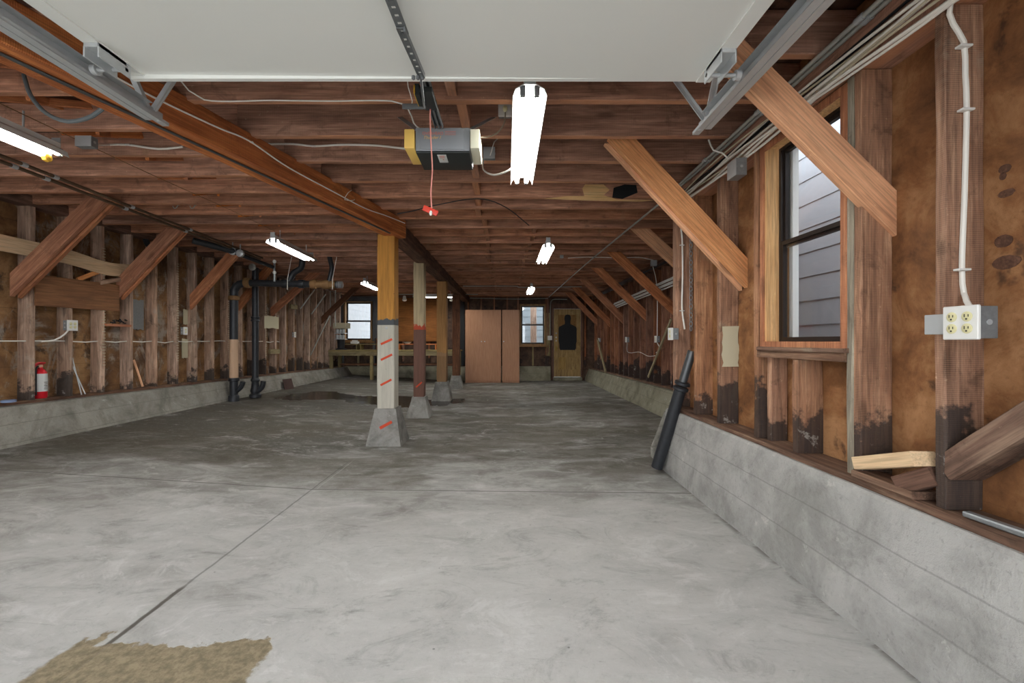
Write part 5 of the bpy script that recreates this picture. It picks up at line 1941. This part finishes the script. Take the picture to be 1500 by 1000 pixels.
def wardrobe(x0, x1, doors, label):
    X0, X1 = (x0 - CX) * kk, (x1 - CX) * kk
    z0 = floor_z(0, WYf)
    z1 = CZ + (CY - 453.5) * kk
    t = thing('wardrobe', label, 'wardrobe', ((X0 + X1) / 2, WYf + 0.3, z0), 'beech wardrobes by the back wall')
    bm = bm_new()
    bx(bm, X0 + 0.002, X1 - 0.002, WYf + 0.022, WYf + 0.6, z0 + 0.0, z1)
    bevel(bm, 0.002, 1)
    obj('carcass', bm, M['laminate'], t)
    n = doors
    for i in range(n):
        a = X0 + (X1 - X0) * i / n + 0.003
        b = X0 + (X1 - X0) * (i + 1) / n - 0.003
        bm = bm_new()
        bx(bm, a, b, WYf, WYf + 0.02, z0 + 0.06, z1 - 0.012)
        bevel(bm, 0.002, 1)
        d = obj('door', bm, M['laminate'], t)
        hx_ = (b - 0.045) if (n == 2 and i == 0) else (a + 0.045)
        bm = bm_new()
        lathe(bm, (hx_, WYf - 0.028, CZ + 0.0), [(0.006, 0.03), (0.006, 0.012), (0.016, 0.008), (0.017, 0), (0.01, -0.004)], 12, 'Y')
        obj('knob', bm, M['galv'], d, smooth='auto')


wardrobe(681.5, 734, 2, 'beech wardrobe with two doors, left of the pair')
wardrobe(735.5, 761, 1, 'narrow single-door beech wardrobe beside the rear window')

# ------------------------------------------------------------------ right side bits
# chain
bm = bm_new()
cx_, cy_ = 1.683, 3.93
z = 2.20
i = 0
while z > 1.30:
    ang = 0 if i % 2 == 0 else PI / 2
    pts = []
    for q in range(13):
        a = 2 * PI * q / 12
        lx, lz = 0.014 * math.cos(a), 0.024 * math.sin(a)
        pts.append(Vector((cx_ + lx * math.cos(ang + 0.5), cy_ + lx * math.sin(ang + 0.5), z + lz)))
    tube(bm, pts, 0.0042, 6, cap=False)
    z -= 0.040
    i += 1
tag(obj('steel_chain', bm, M['galvrough'], smooth=True), 'steel chain hanging beside the right corner stud', 'chain')
# leaning cast iron pipe
pb, pt_ = Vector((1.385, 3.97, 0.04)), Vector((1.55, 3.82, 0.80))
lp = thing('leaning_pipe', 'black iron pipe leaning on the end of the right foundation', 'pipe', pb)
bm = bm_new()
d = (pt_ - pb).normalized()
tube(bm, [pb, pt_], 0.052, 20)
obj('lower_pipe', bm, M['castiron'], lp, smooth='auto')
bm = bm_new()
for s in (-0.02, 0.03):
    p = pt_ + d * s
    tube(bm, [p - d * 0.018, p - d * 0.01, p + d * 0.01, p + d * 0.018], [0.055, 0.066, 0.066, 0.055], 20)
obj('collar', bm, M['castiron'], lp, smooth='auto')
bm = bm_new()
tube(bm, [pt_ + d * 0.03, pt_ + d * 0.33], 0.036, 18)
o = obj('upper_pipe', bm, M['greypipe'], lp, smooth='auto')
o['label'] = 'grey thinner upper pipe'
bm = bm_new()
prism(bm, [at(973, 603, 4.2), at(982, 606, 4.2), at(981, 630, 4.2), at(966, 682, 4.1), at(953, 668, 4.1), at(953, 655, 4.1)], (0.02, 0.05, 0))
bevel(bm, 0.004, 1)
tag(obj('concrete_slab', bm, M['foundL']), 'thin pale concrete slab leaning behind the black iron pipe', 'slab')
# wood scraps on the near right sill
o = timber('wood_block', (1.60, 1.93, 0.655), (1.585, 1.635, 0.755), 0.055, 0.095, M['pale'], up=(0, 0, 1))
tag(o, 'split pale wood block propped up on the right sill between studs', 'wood block')
o = timber('wood_block', (1.62, 1.95, 0.605), (1.62, 1.66, 0.605), 0.03, 0.12, M['plate'])
tag(o, 'flat dark wood piece lying on the right sill between studs', 'wood block')
o = timber('wood_block', (1.60, 1.74, 0.62), (1.62, 1.61, 0.70), 0.07, 0.07, M['post_old'])
tag(o, 'dark wood block wedged against the nearest right stud', 'wood block')
o = timber('diagonal_brace', (1.655, 1.575, 0.735), (1.655, 0.85, 1.40), 0.085, 0.13, M['plate'], up=(0, 0, 1))
tag(o, 'thick low brace rising toward the camera at the right edge', 'brace', grp)
o = timber('wood_strip', (1.60, 1.50, 0.60), (1.66, 0.9, 0.60), 0.02, 0.03, M['galvrough'])
tag(o, 'thin grey strip lying on the sill at the right edge', 'strip')
# broken board poking out above the outlet bay
bm = bm_new()
prism(bm, [at(1441, 503, 1.62), at(1460, 500, 1.62), at(1500, 504, 1.62), at(1560, 500, 1.62), at(1560, 520, 1.62), at(1490, 517, 1.62), at(1455, 508, 1.62)], (0.0, 0.02, 0))
tag(obj('splintered_board', bm, M['post_old'], rot=frame_of(Vector((1, 0, 0)), (0, 0, 1))), 'dark splintered board end sticking out beside the four-socket outlet', 'board')
# stains on the near right sheathing
bm = bm_new()
for (x, y, a, b) in ((1472, 247, 9, 7), (1474, 283, 12, 6), (1469, 258, 5, 6), (1470, 353, 13, 10), (1474, 384, 20, 11)):
    Y = FPX * 1.729 / (x - CX)
    c = at(x, y, Y)
    pts = []
    for q in range(14):
        an = 2 * PI * q / 14
        rr_ = 1 + 0.15 * noise.noise(Vector((q * 1.3, x, y)))
        pts.append(Vector((1.7285, Y + a * math.cos(an) * rr_ * 0.0022, c.z + b * math.sin(an) * rr_ * 0.0022)))
    prism(bm, pts, (0.0012, 0, 0))
o = obj('resin_stain', bm, M['post_old'], wr)
# plaster and paint remnants on studs
for (x0, y0, x1, y1, lab) in ((1056, 478, 1082, 537, 1),):
    Y = 3.208
    a, b = at(x0 + 2, y1, Y), at(x1, y0, Y)
    bm = bm_new()
    pts = []
    N = 10
    for i in range(N + 1):
        pts.append(Vector((a.x, Y - 0.003, a.z + (b.z - a.z) * i / N)) + Vector((R.uniform(-.01, .01), 0, 0)))
    for i in range(N + 1):
        pts.append(Vector((b.x, Y - 0.003, b.z - (b.z - a.z) * i / N)) + Vector((R.uniform(-.008, .004), 0, R.uniform(-.01, .01))))
    prism(bm, pts, (0, 0.003, 0))
    obj('plaster_patch', bm, M['cardboard'], wr)
# pale poles stored on the rear right braces
for i in range(5):
    a = Vector((2.60 - 0.028 * (i % 2), 4.6, 2.25 - 0.032 * i))
    b = Vector((2.58 - 0.025 * (i % 2), 10.3, 2.11 - 0.030 * i))
    tag(pipe('plastic_pole', a, b, 0.013, M['white'], seg=10), 'long pale pole in the bundle slung behind the rear right braces', 'pole', 'bundle of pale poles on the rear right wall')
o = timber('wood_strip', (2.58, 6.75, 1.55), (2.60, 7.9, 0.55), 0.05, 0.025, M['bench'])
tag(o, 'long weathered strip slanting across the rear right studs', 'wood strip')
o = timber('wood_strip', (2.60, 12.3, 1.25), (2.60, 11.3, 0.40), 0.10, 0.03, M['bench'])
tag(o, 'short tapered board slanting near the farthest right outlet', 'wood strip')
for k in range(4):
    pts = [(2.55, 4.6 + q * 1.45, 2.50 - 0.015 * k + 0.02 * math.sin(q * 2.1 + k)) for q in range(6)]
    cable('dark cable in the bundle under the joists along the rear right wall', pts, 0.007, 'blackcable', group='cables along the rear right wall', step=0.2)
# small hooks under the left joists
for (x, y) in ((257, 303), (282, 303)):
    p = at(x, y, 4.85)
    bm = bm_new()
    tube(bm, smooth_path([p + Vector((-0.03, 0, 0.01)), p + Vector((-0.015, 0, -0.015)), p + Vector((0.01, 0, -0.01)), p + Vector((0.025, 0, 0.015)), p + Vector((0.03, 0.02, 0.03))], 0.01), 0.005, 6)
    tag(obj('ceiling_hook', bm, M['conduit'], smooth='auto'), 'small metal hook under the left joists, %s of the pair' % ('left' if x < 270 else 'right'), 'hook')
o = None
bm = bm_new()
c = at(69, 231, 2.8)
lathe(bm, c, [(0.006, -0.02), (0.024, -0.015), (0.028, 0), (0.024, 0.012), (0.008, 0.016)], 8, 'X')
kn = obj('pull_knob', bm, M['yellowplastic'], fx_left, smooth='auto')
bm = bm_new()
tube(bm, [c + Vector((0, 0, 0.0)), c + Vector((0, 0, 0.08))], 0.002, 6)
obj('pull_string', bm, M['blackcable'], kn)
